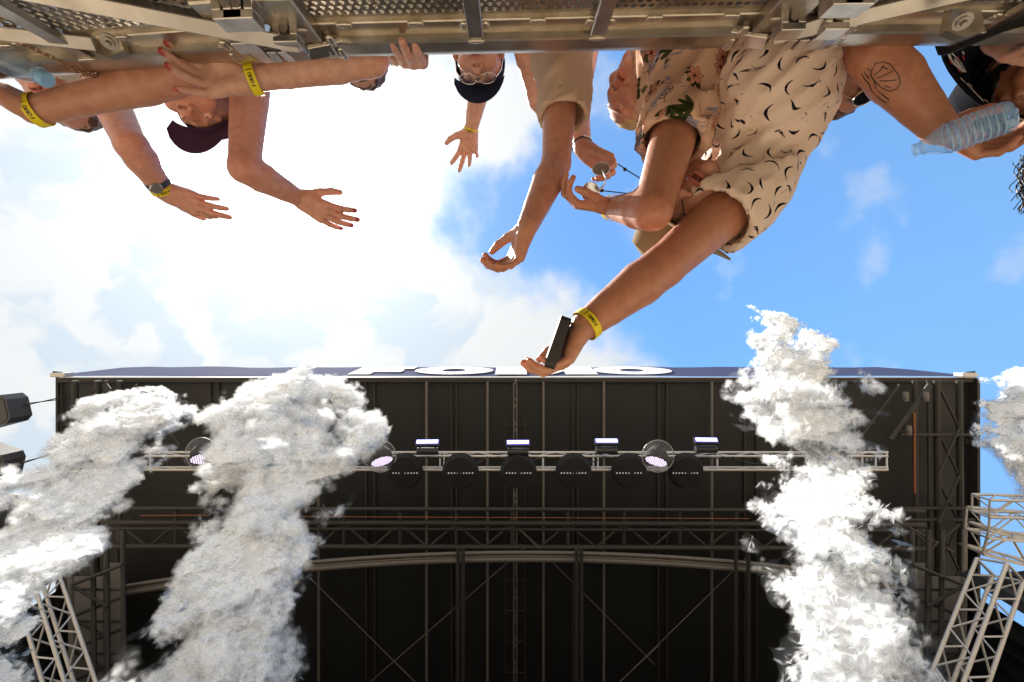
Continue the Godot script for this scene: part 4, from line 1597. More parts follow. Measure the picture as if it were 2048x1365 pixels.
func arm(to: Hide, s: Vector3, e: Vector3, w: Vector3, m: float, tone: Color) -> void:
	var bb := aabb_of([s, e, w], 0.10)
	var f := Field.new(bb[0], bb[1], 0.0085)
	var up := s.lerp(e, 0.42)
	var lo1 := e.lerp(w, 0.30)
	var lo2 := e.lerp(w, 0.70)
	f.cap(s, up, 0.058 * m, 0.051 * m, 0.004)
	f.cap(up, e, 0.051 * m, 0.040 * m, 0.004)
	f.cap(e, lo1, 0.040 * m, 0.0425 * m, 0.012)
	f.cap(lo1, lo2, 0.0425 * m, 0.033 * m, 0.004)
	f.cap(lo2, w, 0.033 * m, 0.0268 * m, 0.004)
	var from := f.into(to, tone)
	to.spot(from, e, 0.075, Color(tone.r * 1.05, tone.g * 0.86, tone.b * 0.82, 0.6), 0.9)

func neck(to: Hide, a: Vector3, b: Vector3, r: float, tone: Color) -> void:
	var bb := aabb_of([a, b], 0.11)
	var f := Field.new(bb[0], bb[1], 0.010)
	f.cap(a, b, r * 1.15, r, 0.02)
	f.into(to, tone)

# head pose: a transform whose z looks out of the face and whose y points to the crown
func head_at(px: float, py: float, z: float, face: Vector3, crown: Vector3, size := 1.0) -> Transform3D:
	var zz := face.normalized()
	var yy := (crown - zz * crown.dot(zz)).normalized()
	return Transform3D(Basis(yy.cross(zz), yy, zz).scaled_local(Vector3.ONE * size), P(px, py, z))

func add_head(to: Hide, t: Transform3D, tone: Color) -> void:
	var from := to.v.size()
	to.add(head_form, t)
	for i in range(from, to.v.size()):
		to.c[i] = to.c[i] * tone

# axes for folds that run along a direction: stretched along it, tight across it
func folds(along: Vector3, tight := 2.2, loose := 0.35) -> Basis:
	var f := along.normalized()
	var a := f.cross(cam.basis.z).normalized()
	return Basis(f * loose, a * tight, a.cross(f) * tight).transposed()

func torso_cloth(bones: Array, sleeves: Array, cell := 0.018, crease := 0.006, axis := Basis(), sd := 1) -> ArrayMesh:
	# bones: [a, b, ra, rb]; sleeves: [shoulder, end, r0, r1] cut off square and hollowed at the end
	var pts := []
	for b in bones + sleeves:
		pts.append(b[0])
		pts.append(b[1])
	var bb := aabb_of(pts, 0.20)
	var f := Field.new(bb[0], bb[1], cell)
	for b in bones:
		f.cap(b[0], b[1], b[2], b[3], 0.06)
	for s in sleeves:
		f.cap(s[0], s[1] + (s[1] - s[0]).normalized() * s[3] * 0.9, s[2], s[3], 0.04)
	if crease > 0.0:
		var n := FastNoiseLite.new()
		n.seed = sd
		n.noise_type = FastNoiseLite.TYPE_SIMPLEX
		n.fractal_type = FastNoiseLite.FRACTAL_RIDGED
		n.frequency = 6.0
		n.fractal_octaves = 3
		n.fractal_gain = 0.4
		f.crease(n, axis, crease)
	for s in sleeves:
		var d: Vector3 = (s[1] - s[0]).normalized()
		f.trim(s[1], d, s[3] * 2.2)
		f.cap(s[1] - d * 0.05, s[1] + d * 0.1, s[3] - 0.012, s[3] - 0.012, 0.001, true)
	var h := Hide.new()
	f.into(h)
	return h.mesh(false)

func wristband(o: Node3D, e: Vector3, w: Vector3, r: float, text := "FOMO", back := 0.022) -> void:
	var y := (w - e).normalized()
	var at := w - y * back
	var towards := (cam.position - at).normalized()
	var t := frame_at(at, y, towards)
	var g := Geo.new()
	g.lathe(t, [[r, -0.009], [r + 0.0012, -0.009], [r + 0.0012, 0.009], [r, 0.009], [r, -0.009]], 22)
	var b := part(o, "wristband", g.mesh(), M.band_yellow)
	b.set_meta("label", "yellow festival wristband")
	g = Geo.new()
	g.box(t * Transform3D(Basis(Vector3(0, 1, 0), 0.55), Vector3(0.55, 0, 0.84) * (r + 0.002)), Vector3(0.001, 0.013, 0.001))
	part(b, "printed_line", g.mesh(), M.ink)
	for i in text.length():
		var an := (i - (text.length() - 1) * 0.5) * 0.0068 / r
		var tm := TextMesh.new()
		tm.text = text[i]
		tm.font = bold()
		tm.font_size = 16
		tm.pixel_size = 0.00062
		tm.depth = 0.0003
		var l := MeshInstance3D.new()
		l.name = "letter"
		l.mesh = tm
		l.material_override = M.ink
		var lt := t * Transform3D(Basis(Vector3(0, 1, 0), an), Vector3(sin(an), 0, cos(an)) * (r + 0.0016))
		l.transform = Transform3D(lt.basis * Basis(Vector3(0, 0, 1), 0.0), lt.origin - base_of(b))
		b.add_child(l, true)

var bold_font: SystemFont
func bold() -> Font:
	if bold_font == null:
		bold_font = SystemFont.new()
		bold_font.font_names = ["Droid Sans"]
		bold_font.font_weight = 700
	return bold_font

func person(label: String, x: float, z: float, trousers := "denim") -> Node3D:
	var o := thing("person", label, "person", Vector3(x, 0, z), "festival-goers at the barrier")
	var l := MeshInstance3D.new()
	l.name = "trousers"
	l.mesh = legs_mesh
	l.material_override = M[trousers]
	l.position.y = 0.028
	o.add_child(l)
	return o

func cap_hat(o: Node3D, t: Transform3D, m: Material, back := false) -> void:
	var g := Geo.new()
	var prof := []
	for i in 9:
		var a := PI * 0.5 * i / 8.0
		prof.append([0.089 * sin(a), 0.046 + 0.092 * cos(a)])
	prof.append([0.089, 0.040])
	g.lathe(t * Transform3D(Basis().scaled(Vector3(1, 1, 1.18)), Vector3(0, 0.0, -0.012)), prof, 26)
	var c := part(o, "cap", g.mesh(), m)
	g = Geo.new()
	var nu := 14
	var nv := 6
	var pt := func(u: float, v: float) -> Vector3:
		var wv := sqrt(maxf(0.0, 1.0 - u * u * 0.92))
		var zz := 0.050 + 0.030 * wv + (0.026 + 0.074 * wv) * v
		return Vector3(u * (0.088 - 0.004 * v), 0.056 - 0.016 * u * u - 0.014 * v, zz)
	for i in nu:
		for j in nv:
			var q := []
			for e in [[0, 0], [1, 0], [1, 1], [0, 1]]:
				q.append(pt.call((i + e[0]) * 2.0 / nu - 1.0, (j + e[1]) * 1.0 / nv))
			var up := q.map(func(p): return t * (p + Vector3(0, 0.0016, 0)))
			var dn := q.map(func(p): return t * (p - Vector3(0, 0.0016, 0)))
			g.flat(up, t.basis.y)
			g.flat(dn, -t.basis.y)
			if j == nv - 1:
				g.flat([up[2], up[3], dn[3], dn[2]], t.basis.z)
			if i == 0 or i == nu - 1:
				g.flat([up[0], up[3], dn[3], dn[0]] if i == 0 else [up[1], up[2], dn[2], dn[1]], t.basis.x * (-1.0 if i == 0 else 1.0))
	part(c, "brim", g.mesh(), m)

func brimmed_hat(o: Node3D, t: Transform3D, m: Material, wide: float, drop: float) -> MeshInstance3D:
	var g := Geo.new()
	var hat := t * Transform3D(Basis().scaled(Vector3(1, 1, 1.12)), Vector3(0, 0.0, -0.008))
	g.lathe(hat, [[0.0, 0.150], [0.050, 0.148], [0.080, 0.135], [0.090, 0.10], [0.093, 0.052], [wide * 0.8, 0.052 - drop * 0.55], [wide, 0.052 - drop], [wide, 0.049 - drop], [wide * 0.8, 0.049 - drop * 0.55], [0.090, 0.048], [0.087, 0.098], [0.0, 0.140]], 40)
	return part(o, "hat", g.mesh(), m)

func hair_cap(o: Node3D, t: Transform3D, m: Material, sd: int, length := 0.0, low := -0.02, locks := 0) -> void:
	# a shell of hair over the skull, with locks
	var f := Field.new(Vector3(-0.15, -0.2, -0.2), Vector3(0.15, 0.2, 0.14), 0.007)
	f.ell(Vector3(0, 0.040, -0.020), Basis(), Vector3(0.084, 0.100, 0.102), 0.01)
	f.ell(Vector3(0, -0.03, -0.045), Basis(), Vector3(0.078, 0.08, 0.062), 0.02)
	var n := FastNoiseLite.new()
	n.seed = sd
	n.frequency = 30.0
	n.fractal_octaves = 2
	f.crease(n, Basis(), 0.010)
	f.trim(Vector3(0, 0.04, 0.055), Vector3(0, -0.5, 0.87))
	var h := Hide.new()
	f.into(h)
	var h2 := Hide.new()
	h2.add(h, t)
	var p := part(o, "hair", h2.mesh(false), m)
	if locks == 0:
		return
	var rng := RandomNumberGenerator.new()
	rng.seed = sd
	var g := Geo.new()
	for i in locks:
		var a := rng.randf_range(-2.0, 2.0)
		var y := rng.randf_range(low, 0.09)
		var st := Vector3(sin(a) * 0.083, y, -cos(a) * 0.10 - 0.015)
		var pts := []
		var rad := []
		for k in 6:
			var u := k / 5.0
			pts.append(t * (st + Vector3(sin(a) * 0.02 * u + rng.randfn() * 0.006, -(0.03 + length) * u * 1.3 + rng.randfn() * 0.004, -cos(a) * 0.02 * u + rng.randfn() * 0.006)))
			rad.append(lerpf(0.0030, 0.0006, u))
		g.path(pts, rad, 4, false)
	var lk := part(p, "loose_locks", g.mesh(), m)
	lk.set_meta("kind", "stuff")

func shades(o: Node3D, t: Transform3D, lens: Material, rim: Material, round_ := 0.025, high := 0.022) -> void:
	var g := Geo.new()
	var s := Node3D.new()
	s.name = "sunglasses"
	s.position = t.origin - base_of(o)
	o.add_child(s, true)
	for sd in [-1.0, 1.0]:
		g = Geo.new()
		var poly := PackedVector2Array()
		for i in 18:
			var a := TAU * i / 18.0
			poly.append(Vector2(cos(a) * round_, sin(a) * high))
		var lt := t * Transform3D(Basis(Vector3(0, 1, 0), sd * 0.14), Vector3(sd * 0.032, 0.008, 0.108))
		g.plate(lt, poly, 0.0015)
		part(s, "lens", g.mesh(), lens)
		g = Geo.new()
		for i in 18:
			g.tube(lt * Vector3(poly[i].x, poly[i].y, 0), lt * Vector3(poly[(i + 1) % 18].x, poly[(i + 1) % 18].y, 0), 0.0019, 0.0019, 5, false)
		part(s, "rim", g.mesh(), rim)
		g = Geo.new()
		g.path([t * Vector3(sd * 0.057, 0.016, 0.102), t * Vector3(sd * 0.078, 0.016, 0.06), t * Vector3(sd * 0.084, 0.014, 0.0), t * Vector3(sd * 0.083, -0.012, -0.03)], [0.002, 0.002, 0.002, 0.0025], 5)
		part(s, "temple", g.mesh(), rim)
	g = Geo.new()
	g.path([t * Vector3(-0.010, 0.012, 0.110), t * Vector3(0, 0.016, 0.114), t * Vector3(0.010, 0.012, 0.110)], [0.0018, 0.0018, 0.0018], 5)
	part(s, "bridge", g.mesh(), rim)

func finish(o: Node3D, h: Hide) -> void:
	part(o, "body", h.mesh(), M.skin)

func build_people() -> void:
	people_materials()
	make_head()
	var tan_ := Color(0.57, 0.29, 0.185)
	var fair := Color(0.68, 0.41, 0.305)
	var brown := Color(0.52, 0.24, 0.14)
	var o: Node3D
	var h: Hide
	var g: Geo
	var t: Transform3D

	# --- 1: forearm laid along the rail, bottle in hand
	o = person("person leaning a tanned forearm along the rail, holding a clear water bottle", -0.95, 0.92)
	h = Hide.new()
	var S := P(440, 70, 1.32)
	var E := P(375, 146, 1.0)
	var W := P(66, 222, 0.965)
	arm(h, S, E, W, 1.02, tan_)
	hand(h, W, D(-0.80, 0.42, 0.42), D(0.30, 0.85, 0.40), D(0.2, 0.3, 1.0), 1.0, [42, 45, 30], 2.0, tan_, Color(0, 0, 0, 0), 55)
	t = Transform3D(Basis(Vector3(0, 1, 0), PI), Vector3(-0.85, 1.62, 0.92))
	add_head(h, t, tan_)
	neck(h, Vector3(-0.85, 1.56, 0.93), Vector3(-0.87, 1.40, 0.97), 0.058, tan_)
	finish(o, h)
	part(o, "shirt", torso_cloth([[Vector3(-0.95, 1.0, 0.92), Vector3(-0.90, 1.36, 0.95), 0.15, 0.16]], [[Vector3(-0.86, 1.40, 0.93), S.lerp(E, 0.35), 0.085, 0.075]]), M.grey_shirt)
	hair_cap(o, t, M.hair_brown, 5)
	wristband(o, E, W, 0.0325, "FOMO", 0.008)
	bottle("clear water bottle with a blue cap held over the rail beside the chain", P(-75, 60, 0.90), P(96, 162, 0.90), 0.033, true)

	# --- 2: arm reaching down past the forearm, watch and band
	o = person("person reaching one bare arm into the pit, dark watch and yellow band on the wrist", -1.35, 0.82)
	h = Hide.new()
	S = P(190, 140, 1.45)
	E = P(262, 290, 1.26)
	W = P(327, 383, 1.38)
	tan_ = Color(0.63, 0.33, 0.24)
	arm(h, S, E, W, 0.98, tan_)
	hand(h, W, D(0.78, -0.30, -0.30), D(0.1, 0.50, -0.75), D(-0.1, -1.0, 0.1), 1.0, [10, 18, 12, 1.9, 0.6, 0.7, 0.8], 4.0, tan_, Color(0, 0, 0, 0), 38)
	t = head_at(122, 180, 1.42, D(0.25, -0.88, 0.40), D(-0.05, -0.4, -0.9), 1.0)
	add_head(h, t, tan_)
	neck(h, t * Vector3(0, -0.09, -0.02), P(120, 110, 1.40), 0.058, tan_)
	finish(o, h)
	part(o, "shirt", torso_cloth([[Vector3(-1.35, 1.0, 0.86), P(150, 95, 1.42), 0.15, 0.14]], []), M.white_shirt)
	hair_cap(o, t, M.hair_brown, 7)
	wristband(o, E, W, 0.031, "FOMO", 0.012)
	g = Geo.new()
	var wt := frame_at(W - (W - E).normalized() * 0.034, W - E, cam.position - W)
	g.lathe(wt, [[0.031, -0.008], [0.0335, -0.008], [0.0335, 0.008], [0.031, 0.008], [0.031, -0.008]], 20)
	var wr := part(o, "watch_strap", g.mesh(), M.black_plastic)
	g = Geo.new()
	g.lathe(wt * Transform3D(Basis(Vector3(1, 0, 0), PI / 2), Vector3(0.012, 0, 0.033)), [[0.0, 0.006], [0.014, 0.006], [0.017, 0.002], [0.017, 0.0]], 16)
	part(wr, "watch_case", g.mesh(), M.steel_bolt)

	# --- 3: red nails on the rail, round glasses
	o = person("person in round dark-rimmed glasses gripping the rail with red nails", -0.33, 0.86)
	h = Hide.new()
	S = P(775, 60, 1.30)
	E = P(742, 118, 1.03)
	W = P(497, 160, 0.975)
	arm(h, S, E, W, 0.92, fair)
	hand(h, W, D(-0.95, -0.16, 0.26), D(-0.10, -0.02, 1.0), D(0.0, 0.6, -0.8), 0.97, [56, 12, 4, 1.0, 1.0, 0.94, 0.5], 6.0, fair, Color(0.42, 0.02, 0.02, 1), 20)
	t = head_at(712, 102, 1.50, D(-0.05, -0.93, 0.36), D(0.16, -0.36, -0.92), 0.97)
	add_head(h, t, fair)
	neck(h, t * Vector3(0, -0.09, -0.02), Vector3(-0.36, 1.42, 0.88), 0.05, fair)
	finish(o, h)
	part(o, "shirt", torso_cloth([[Vector3(-0.33, 1.0, 0.88), Vector3(-0.34, 1.36, 0.86), 0.13, 0.13]], [[S, S.lerp(E, 0.3), 0.07, 0.065]]), M.plum_cloth)
	hair_cap(o, t, M.hair_brown, 9, 0.10, -0.05, 80)
	shades(o, t, M.clear_lens, M.black_plastic, 0.026, 0.023)
	wristband(o, E, W, 0.0315, "FOMO", 0.010)

	# --- 4: plum cap, bare arm towards the sun
	o = person("person in a plum cap stretching a bare arm across the sun", -0.72, 0.78)
	h = Hide.new()
	S = P(505, 118, 1.28)
	E = P(488, 336, 1.17)
	W = P(598, 397, 1.33)
	arm(h, S, E, W, 0.92, tan_)
	hand(h, W, D(0.82, -0.45, -0.1), D(0.2, 0.5, -0.8), D(0.2, 1.0, 0.1), 0.97, [14, 16, 10], 6.0, tan_, Color(0.45, 0.05, 0.05, 1), 40)
	t = head_at(400, 182, 1.24, D(0.06, -0.92, 0.38), D(0.0, -0.38, -0.92), 1.0)
	add_head(h, t, tan_)
	neck(h, t * Vector3(0, -0.09, -0.02), P(415, 100, 1.26), 0.058, tan_)
	finish(o, h)
	part(o, "shirt", torso_cloth([[Vector3(-0.72, 1.0, 0.82), P(440, 95, 1.28), 0.14, 0.14]], []), M.plum_cloth)
	cap_hat(o, t, M.plum_cloth)

	# --- 6: navy cap, grinning, open hand and a hand on the rail
	o = person("person in a navy cap and glasses leaning over with one hand spread open", -0.08, 0.86)
	h = Hide.new()
	S = P(990, 30, 1.66)
	E = P(966, 140, 1.70)
	W = P(941, 262, 1.79)
	arm(h, S, E, W, 0.98, fair)
	hand(h, W, D(-0.12, -0.97, 0.15), D(0.05, 0.15, 1.0), D(-1, 0.1, 0.1), 1.0, [12, 8, 6, 1.0, 0.5, 1.3, 2.2], 12.0, fair, Color(0, 0, 0, 0), 52)
	wristband(o, E, W, 0.0300, "FOMO", 0.0)
	# hand over the rail
	var K := P(818, 124, 0.982)
	var hd := D(-0.03, -0.80, 0.60)
	var W2 := K - hd * 0.090
	arm(h, P(905, 20, 1.42), P(850, -80, 1.24), W2, 1.0, fair)
	hand(h, W2, hd, D(0, 0.60, 0.80), D(1, 0, 0), 1.06, [40, 5, 3, 1.0, 1.04, 1.0, 0.92], 1.5, fair, Color(0, 0, 0, 0), 60)
	t = head_at(957, 108, 1.60, D(0.0, -0.93, 0.36), D(0.05, -0.36, -0.93), 1.02)
	add_head(h, t, fair)
	neck(h, t * Vector3(0, -0.09, -0.02), Vector3(-0.10, 1.48, 0.86), 0.06, fair)
	finish(o, h)
	part(o, "shirt", torso_cloth([[Vector3(-0.08, 1.0, 0.90), Vector3(-0.09, 1.42, 0.86), 0.15, 0.15]], []), M.grey_shirt)
	cap_hat(o, t, M.navy_cloth)
	shades(o, t, M.clear_lens, M.silver_frame, 0.029, 0.020)

	# --- 7: beige sleeve, cupped hand
	o = person("person in a plain beige short-sleeved shirt reaching a bare arm with a cupped hand", 0.16, 0.82)
	h = Hide.new()
	tan_ = Color(0.57, 0.29, 0.185)
	S = P(1126, 108, 1.38)
	E = P(1112, 328, 1.25)
	W = P(1056, 452, 1.10)
	arm(h, S, E, W, 0.98, tan_)
	hand(h, W, D(-0.36, -0.90, -0.20), D(-0.80, 0.30, 0.40), D(-0.9, 0.5, 0.0), 1.0, [46, 48, 26, 1.0, 0.95, 0.9, 0.7], 4.0, tan_, Color(0, 0, 0, 0), 48)
	arm(h, P(1052, 70, 1.58), P(1078, 196, 1.56), P(1112, 232, 1.62), 1.0, fair)
	t = Transform3D(Basis(Vector3(0, 1, 0), PI), Vector3(0.16, 1.70, 0.92))
	add_head(h, t, tan_)
	neck(h, Vector3(0.16, 1.62, 0.93), Vector3(0.15, 1.48, 0.92), 0.058, tan_)
	finish(o, h)
	part(o, "shirt", torso_cloth([[Vector3(0.16, 1.0, 0.88), Vector3(0.14, 1.40, 0.84), 0.14, 0.15], [P(1120, 60, 1.40), P(1110, 130, 1.40), 0.09, 0.07]], [[P(1128, 95, 1.38), P(1128, 236, 1.295), 0.084, 0.068]], 0.009, 0.012, folds(P(1070, 235, 1.3) - P(1150, 110, 1.35)), 4), M.beige_shirt)
	hair_cap(o, t, M.hair_brown, 13)

	# --- 8: floral shirt, both hands on a pair of shades
	o = person("person in a floral shirt fiddling with round mirrored sunglasses", 0.40, 0.80)
	h = Hide.new()
	S = P(1366, 208, 1.17)
	E = P(1305, 422, 0.99)
	W = P(1224, 416, 1.18)
	arm(h, S, E, W, 1.03, brown)
	hand(h, W, D(-0.90, 0.10, -0.05), D(0.10, 0.90, 0.30), D(0.0, 0.5, 1.0), 1.0, [40, 46, 28, 1.0, 0.9, 0.8, 0.45], 5.0, tan_, Color(0, 0, 0, 0), 40)
	wristband(o, E, W, 0.0315, "FOMO", 0.004)
	S = P(1170, 80, 1.62)
	var E2 := P(1150, 214, 1.55)
	W2 = P(1166, 298, 1.38)
	arm(h, S, E2, W2, 0.98, tan_)
	hand(h, W2, D(0.76, -0.55, 0.1), D(-0.35, -0.62, 0.45), D(0.5, 0.6, 0.6), 1.0, [48, 58, 30], 2.0, tan_, Color(0, 0, 0, 0), 24)
	t = head_at(1278, 176, 1.40, D(-0.88, -0.42, 0.22), D(-0.1, -0.35, -0.93), 1.0)
	add_head(h, t, Color(0.62, 0.31, 0.21))
	neck(h, t * Vector3(0, -0.09, -0.02), P(1318, 92, 1.30), 0.060, brown)
	finish(o, h)
	part(o, "shirt", torso_cloth([[Vector3(0.42, 1.0, 0.84), P(1375, 70, 1.22), 0.15, 0.12], [P(1375, 70, 1.22), P(1362, 196, 1.20), 0.115, 0.105]], [[P(1368, 190, 1.18), S_end(P(1366, 208, 1.17), P(1305, 422, 0.99), 0.42), 0.095, 0.076]], 0.009, 0.016, folds(P(1300, 300, 1.2) - P(1400, 120, 1.2)), 6), M.floral_shirt)
	hair_cap(o, t, M.hair_blond, 15, 0.0, 0.02, 70)
	g = Geo.new()
	var bt := frame_at(W2 - (W2 - E2).normalized() * 0.016, W2 - E2, cam.position - W2)
	g.lathe(bt, [[0.030, -0.003], [0.0325, -0.001], [0.0325, 0.002], [0.030, 0.003]], 20)
	var br := part(o, "bracelet", g.mesh(), M.black_strap)
	for i in 5:
		g = Geo.new()
		var a := -1.0 + i * 0.16
		g.ball(Transform3D(Basis().scaled(Vector3.ONE * 0.0035), bt * Vector3(sin(a) * 0.033, 0, cos(a) * 0.033)), 5, 7)
		part(br, "bead", g.mesh(), M.silver_frame)
	held_shades()

	# --- 9: crescent-print shirt, straw hat, phone
	o = person("person in a cream shirt with dark crescents and a tan hat, sprawled over the rail", 0.72, 0.98)
	h = Hide.new()
	S = P(1508, 372, 1.12)
	E = P(1326, 534, 1.00)
	W = P(1170, 652, 0.935)
	arm(h, S, E, W, 1.14, brown)
	hand(h, W, D(-0.50, -0.86, 0.05), D(-0.84, 0.48, 0.10), D(-0.4, 0.6, -0.8), 1.0, [36, 40, 24], 2.0, tan_, Color(0, 0, 0, 0), 30)
	wristband(o, E, W, 0.0335, "FOMO", 0.006)
	t = head_at(1382, 426, 1.15, D(-0.66, 0.02, 0.75), D(-0.40, -0.72, -0.50), 1.0)
	add_head(h, t, Color(0.60, 0.31, 0.21))
	neck(h, t * Vector3(0, -0.08, -0.03), P(1490, 330, 1.24), 0.058, tan_)
	finish(o, h)
	part(o, "shirt", torso_cloth([
		[Vector3(0.74, 1.12, 0.98), P(1580, 30, 1.14), 0.155, 0.150], [P(1580, 30, 1.14), P(1532, 205, 1.15), 0.150, 0.136], [P(1532, 205, 1.15), P(1498, 335, 1.18), 0.136, 0.108]],
		[[P(1508, 362, 1.12), P(1432, 440, 1.06), 0.092, 0.084]], 0.0085, 0.016, folds(P(1430, 340, 1.1) - P(1680, 110, 1.1), 1.7, 0.4), 3), M.crescent_shirt)
	hair_cap(o, t, M.hair_brown, 17)
	brimmed_hat(o, t, M.hat_straw, 0.145, 0.012)
	phone(W + D(-0.50, -0.86, 0.05) * 0.060 + D(-0.84, 0.48, 0.10) * 0.034 + D(0, 0, 1) * 0.012, D(-0.33, -0.94, 0.05), D(-0.93, 0.34, -0.04))

	# --- 10: tattooed arm with the bottle, dark shades
	o = person("person in dark sunglasses with a flower tattoo, gripping a blue-tinted bottle", 0.98, 0.80)
	h = Hide.new()
	S = P(1690, 15, 1.20)
	E = P(1752, 112, 0.985)
	W = P(1880, 258, 0.965)
	arm(h, S, E, W, 1.22, brown)
	hand(h, W, D(0.86, -0.46, 0.10), D(0.12, 0.38, 0.90), D(0.2, 1.0, 0.2), 1.06, [40, 42, 22], 3.0, brown, Color(0, 0, 0, 0), 52)
	t = head_at(1702, 138, 1.22, D(0.28, -0.84, 0.46), D(-0.1, -0.42, -0.90), 1.0)
	add_head(h, t, Color(0.54, 0.26, 0.17))
	neck(h, t * Vector3(0, -0.09, -0.02), P(1745, 70, 1.36), 0.055, brown)
	finish(o, h)
	part(o, "shirt", torso_cloth([[Vector3(0.98, 1.0, 0.84), P(1735, 50, 1.34), 0.14, 0.13]], []), M.black_shirt)
	hair_cap(o, t, M.hair_brown, 19, 0.05, -0.03, 60)
	shades(o, t, M.dark_lens, M.gold_frame, 0.028, 0.024)
	tattoo(o, E, W)
	bottle("blue-tinted ridged water bottle held out level over the rail", P(2028, 230, 0.855), P(1826, 302, 0.935), 0.0305, false)
	g = Geo.new()
	g.lathe(frame_at(W + D(0.86, -0.46, 0.10) * 0.105, D(0.7, -0.3, 0.6), D(0, 0, 1)), [[0.0095, -0.0015], [0.0112, 0.0], [0.0095, 0.0015]], 14)
	part(o, "ring", g.mesh(), M.gold_frame)

	# --- 11: bucket hat with prints
	o = person("person under a wide black bucket hat printed with red stars", 1.42, 0.74)
	h = Hide.new()
	t = head_at(2062, 142, 1.10, D(-0.25, -0.88, 0.40), D(-0.05, -0.42, -0.90), 1.0)
	add_head(h, t, Color(0.42, 0.19, 0.11))
	neck(h, t * Vector3(0, -0.09, -0.02), P(2110, 85, 1.16), 0.052, brown)
	K = P(2046, 122, 0.962)
	hd = D(-0.03, -0.80, 0.60)
	W2 = K - hd * 0.090
	arm(h, P(2190, 60, 1.25), P(2120, -60, 1.18), W2, 0.9, brown)
	hand(h, W2, hd, D(0, 0.60, 0.80), D(1, 0, 0), 0.95, [38, 6, 3], 3.0, fair, Color(0, 0, 0, 0), 60)
	finish(o, h)
	part(o, "shirt", torso_cloth([[Vector3(1.42, 1.0, 0.80), P(2115, 60, 1.18), 0.13, 0.13]], []), M.black_shirt)
	hair_cap(o, t, M.hair_black, 23, 0.14, -0.09, 160)
	var hat := brimmed_hat(o, t, M.black_hat, 0.212, 0.050)
	hat_print(hat, t)
	g = Geo.new()
	var rng := RandomNumberGenerator.new()
	rng.seed = 77
	for i in 420:      # hair hanging past the brim
		var pts := []
		var rad := []
		var st := P(2084 + rng.randfn() * 18, 300 + rng.randf() * 40, 1.05 + rng.randfn() * 0.02)
		var ph := rng.randf() * TAU
		var len := rng.randf_range(0.05, 0.12)
		for k in 15:
			var u := k / 14.0
			pts.append(st + D(-0.25, -1, 0.1) * len * u + D(1, 0, 0) * 0.007 * sin(ph + u * 8.0) + D(0, 0, 1) * 0.007 * cos(ph + u * 8.0))
			rad.append(0.0010)
		g.path(pts, rad, 4, false)
	var cl := part(o, "curls", g.mesh(), M.hair_black)
	cl.set_meta("kind", "stuff")

func S_end(s: Vector3, e: Vector3, u: float) -> Vector3:
	return s.lerp(e, u)

# ------------------------------------------------------------------ things in hands
func bottle(label: String, base: Vector3, mouth: Vector3, r: float, capped: bool) -> void:
	var o := thing("water_bottle", label, "bottle", (base + mouth) * 0.5, "water bottles held over the rail")
	var L := (mouth - base).length()
	var t := frame_at(base, mouth - base, cam.position - base)
	var g := Geo.new()
	var prof := [[0.0, 0.006], [r * 0.45, 0.004], [r * 0.72, 0.0], [r * 0.93, 0.004], [r, 0.014]]
	var n := 7
	for i in n:      # ridges along the body
		var y := 0.02 + (L * 0.50) * i / n
		prof.append([r, y])
		prof.append([r * 0.935, y + L * 0.50 / n * 0.45])
	prof.append_array([[r, L * 0.56], [r * 0.98, L * 0.62], [r * 0.80, L * 0.74], [r * 0.50, L * 0.86], [r * 0.40, L * 0.90], [r * 0.40, L * 0.955]])
	g.lathe(t, prof, 26)
	part(o, "bottle_wall", g.mesh(), M.bottle_plastic)
	for i in n + 1:
		g = Geo.new()
		var y := 0.02 + (L * 0.50) * i / n
		g.lathe(t, [[r * 1.004, y - 0.0016], [r * 1.02, y], [r * 1.004, y + 0.0016]], 26)
		part(o, "ridge", g.mesh(), M.bottle_ridge)
	for i in 5:      # feet pressed into the base
		g = Geo.new()
		var a := TAU * i / 5.0
		g.ball(t * Transform3D(Basis(Vector3(0, 1, 0), -a).scaled_local(Vector3(r * 0.36, 0.006, r * 0.2)), Vector3(cos(a) * r * 0.55, 0.004, sin(a) * r * 0.55)), 5, 8)
		part(o, "base_foot", g.mesh(), M.bottle_ridge)
	g = Geo.new()
	g.lathe(t, [[r * 0.40, L * 0.885], [r * 0.52, L * 0.89], [r * 0.52, L * 0.905], [r * 0.40, L * 0.91]], 20)
	part(o, "neck_ring", g.mesh(), M.bottle_ridge)
	g = Geo.new()
	if capped:
		g.lathe(t, [[0.0, L * 1.0], [r * 0.40, L * 1.0], [r * 0.46, L * 0.985], [r * 0.46, L * 0.925], [r * 0.41, L * 0.92]], 20)
		part(o, "screw_cap", g.mesh(), M.cap_blue)
	else:
		g.lathe(t, [[r * 0.36, L * 1.0], [r * 0.42, L * 0.995], [r * 0.42, L * 0.965], [r * 0.40, L * 0.955]], 20)
		part(o, "mouth_rim", g.mesh(), M.bottle_ridge)

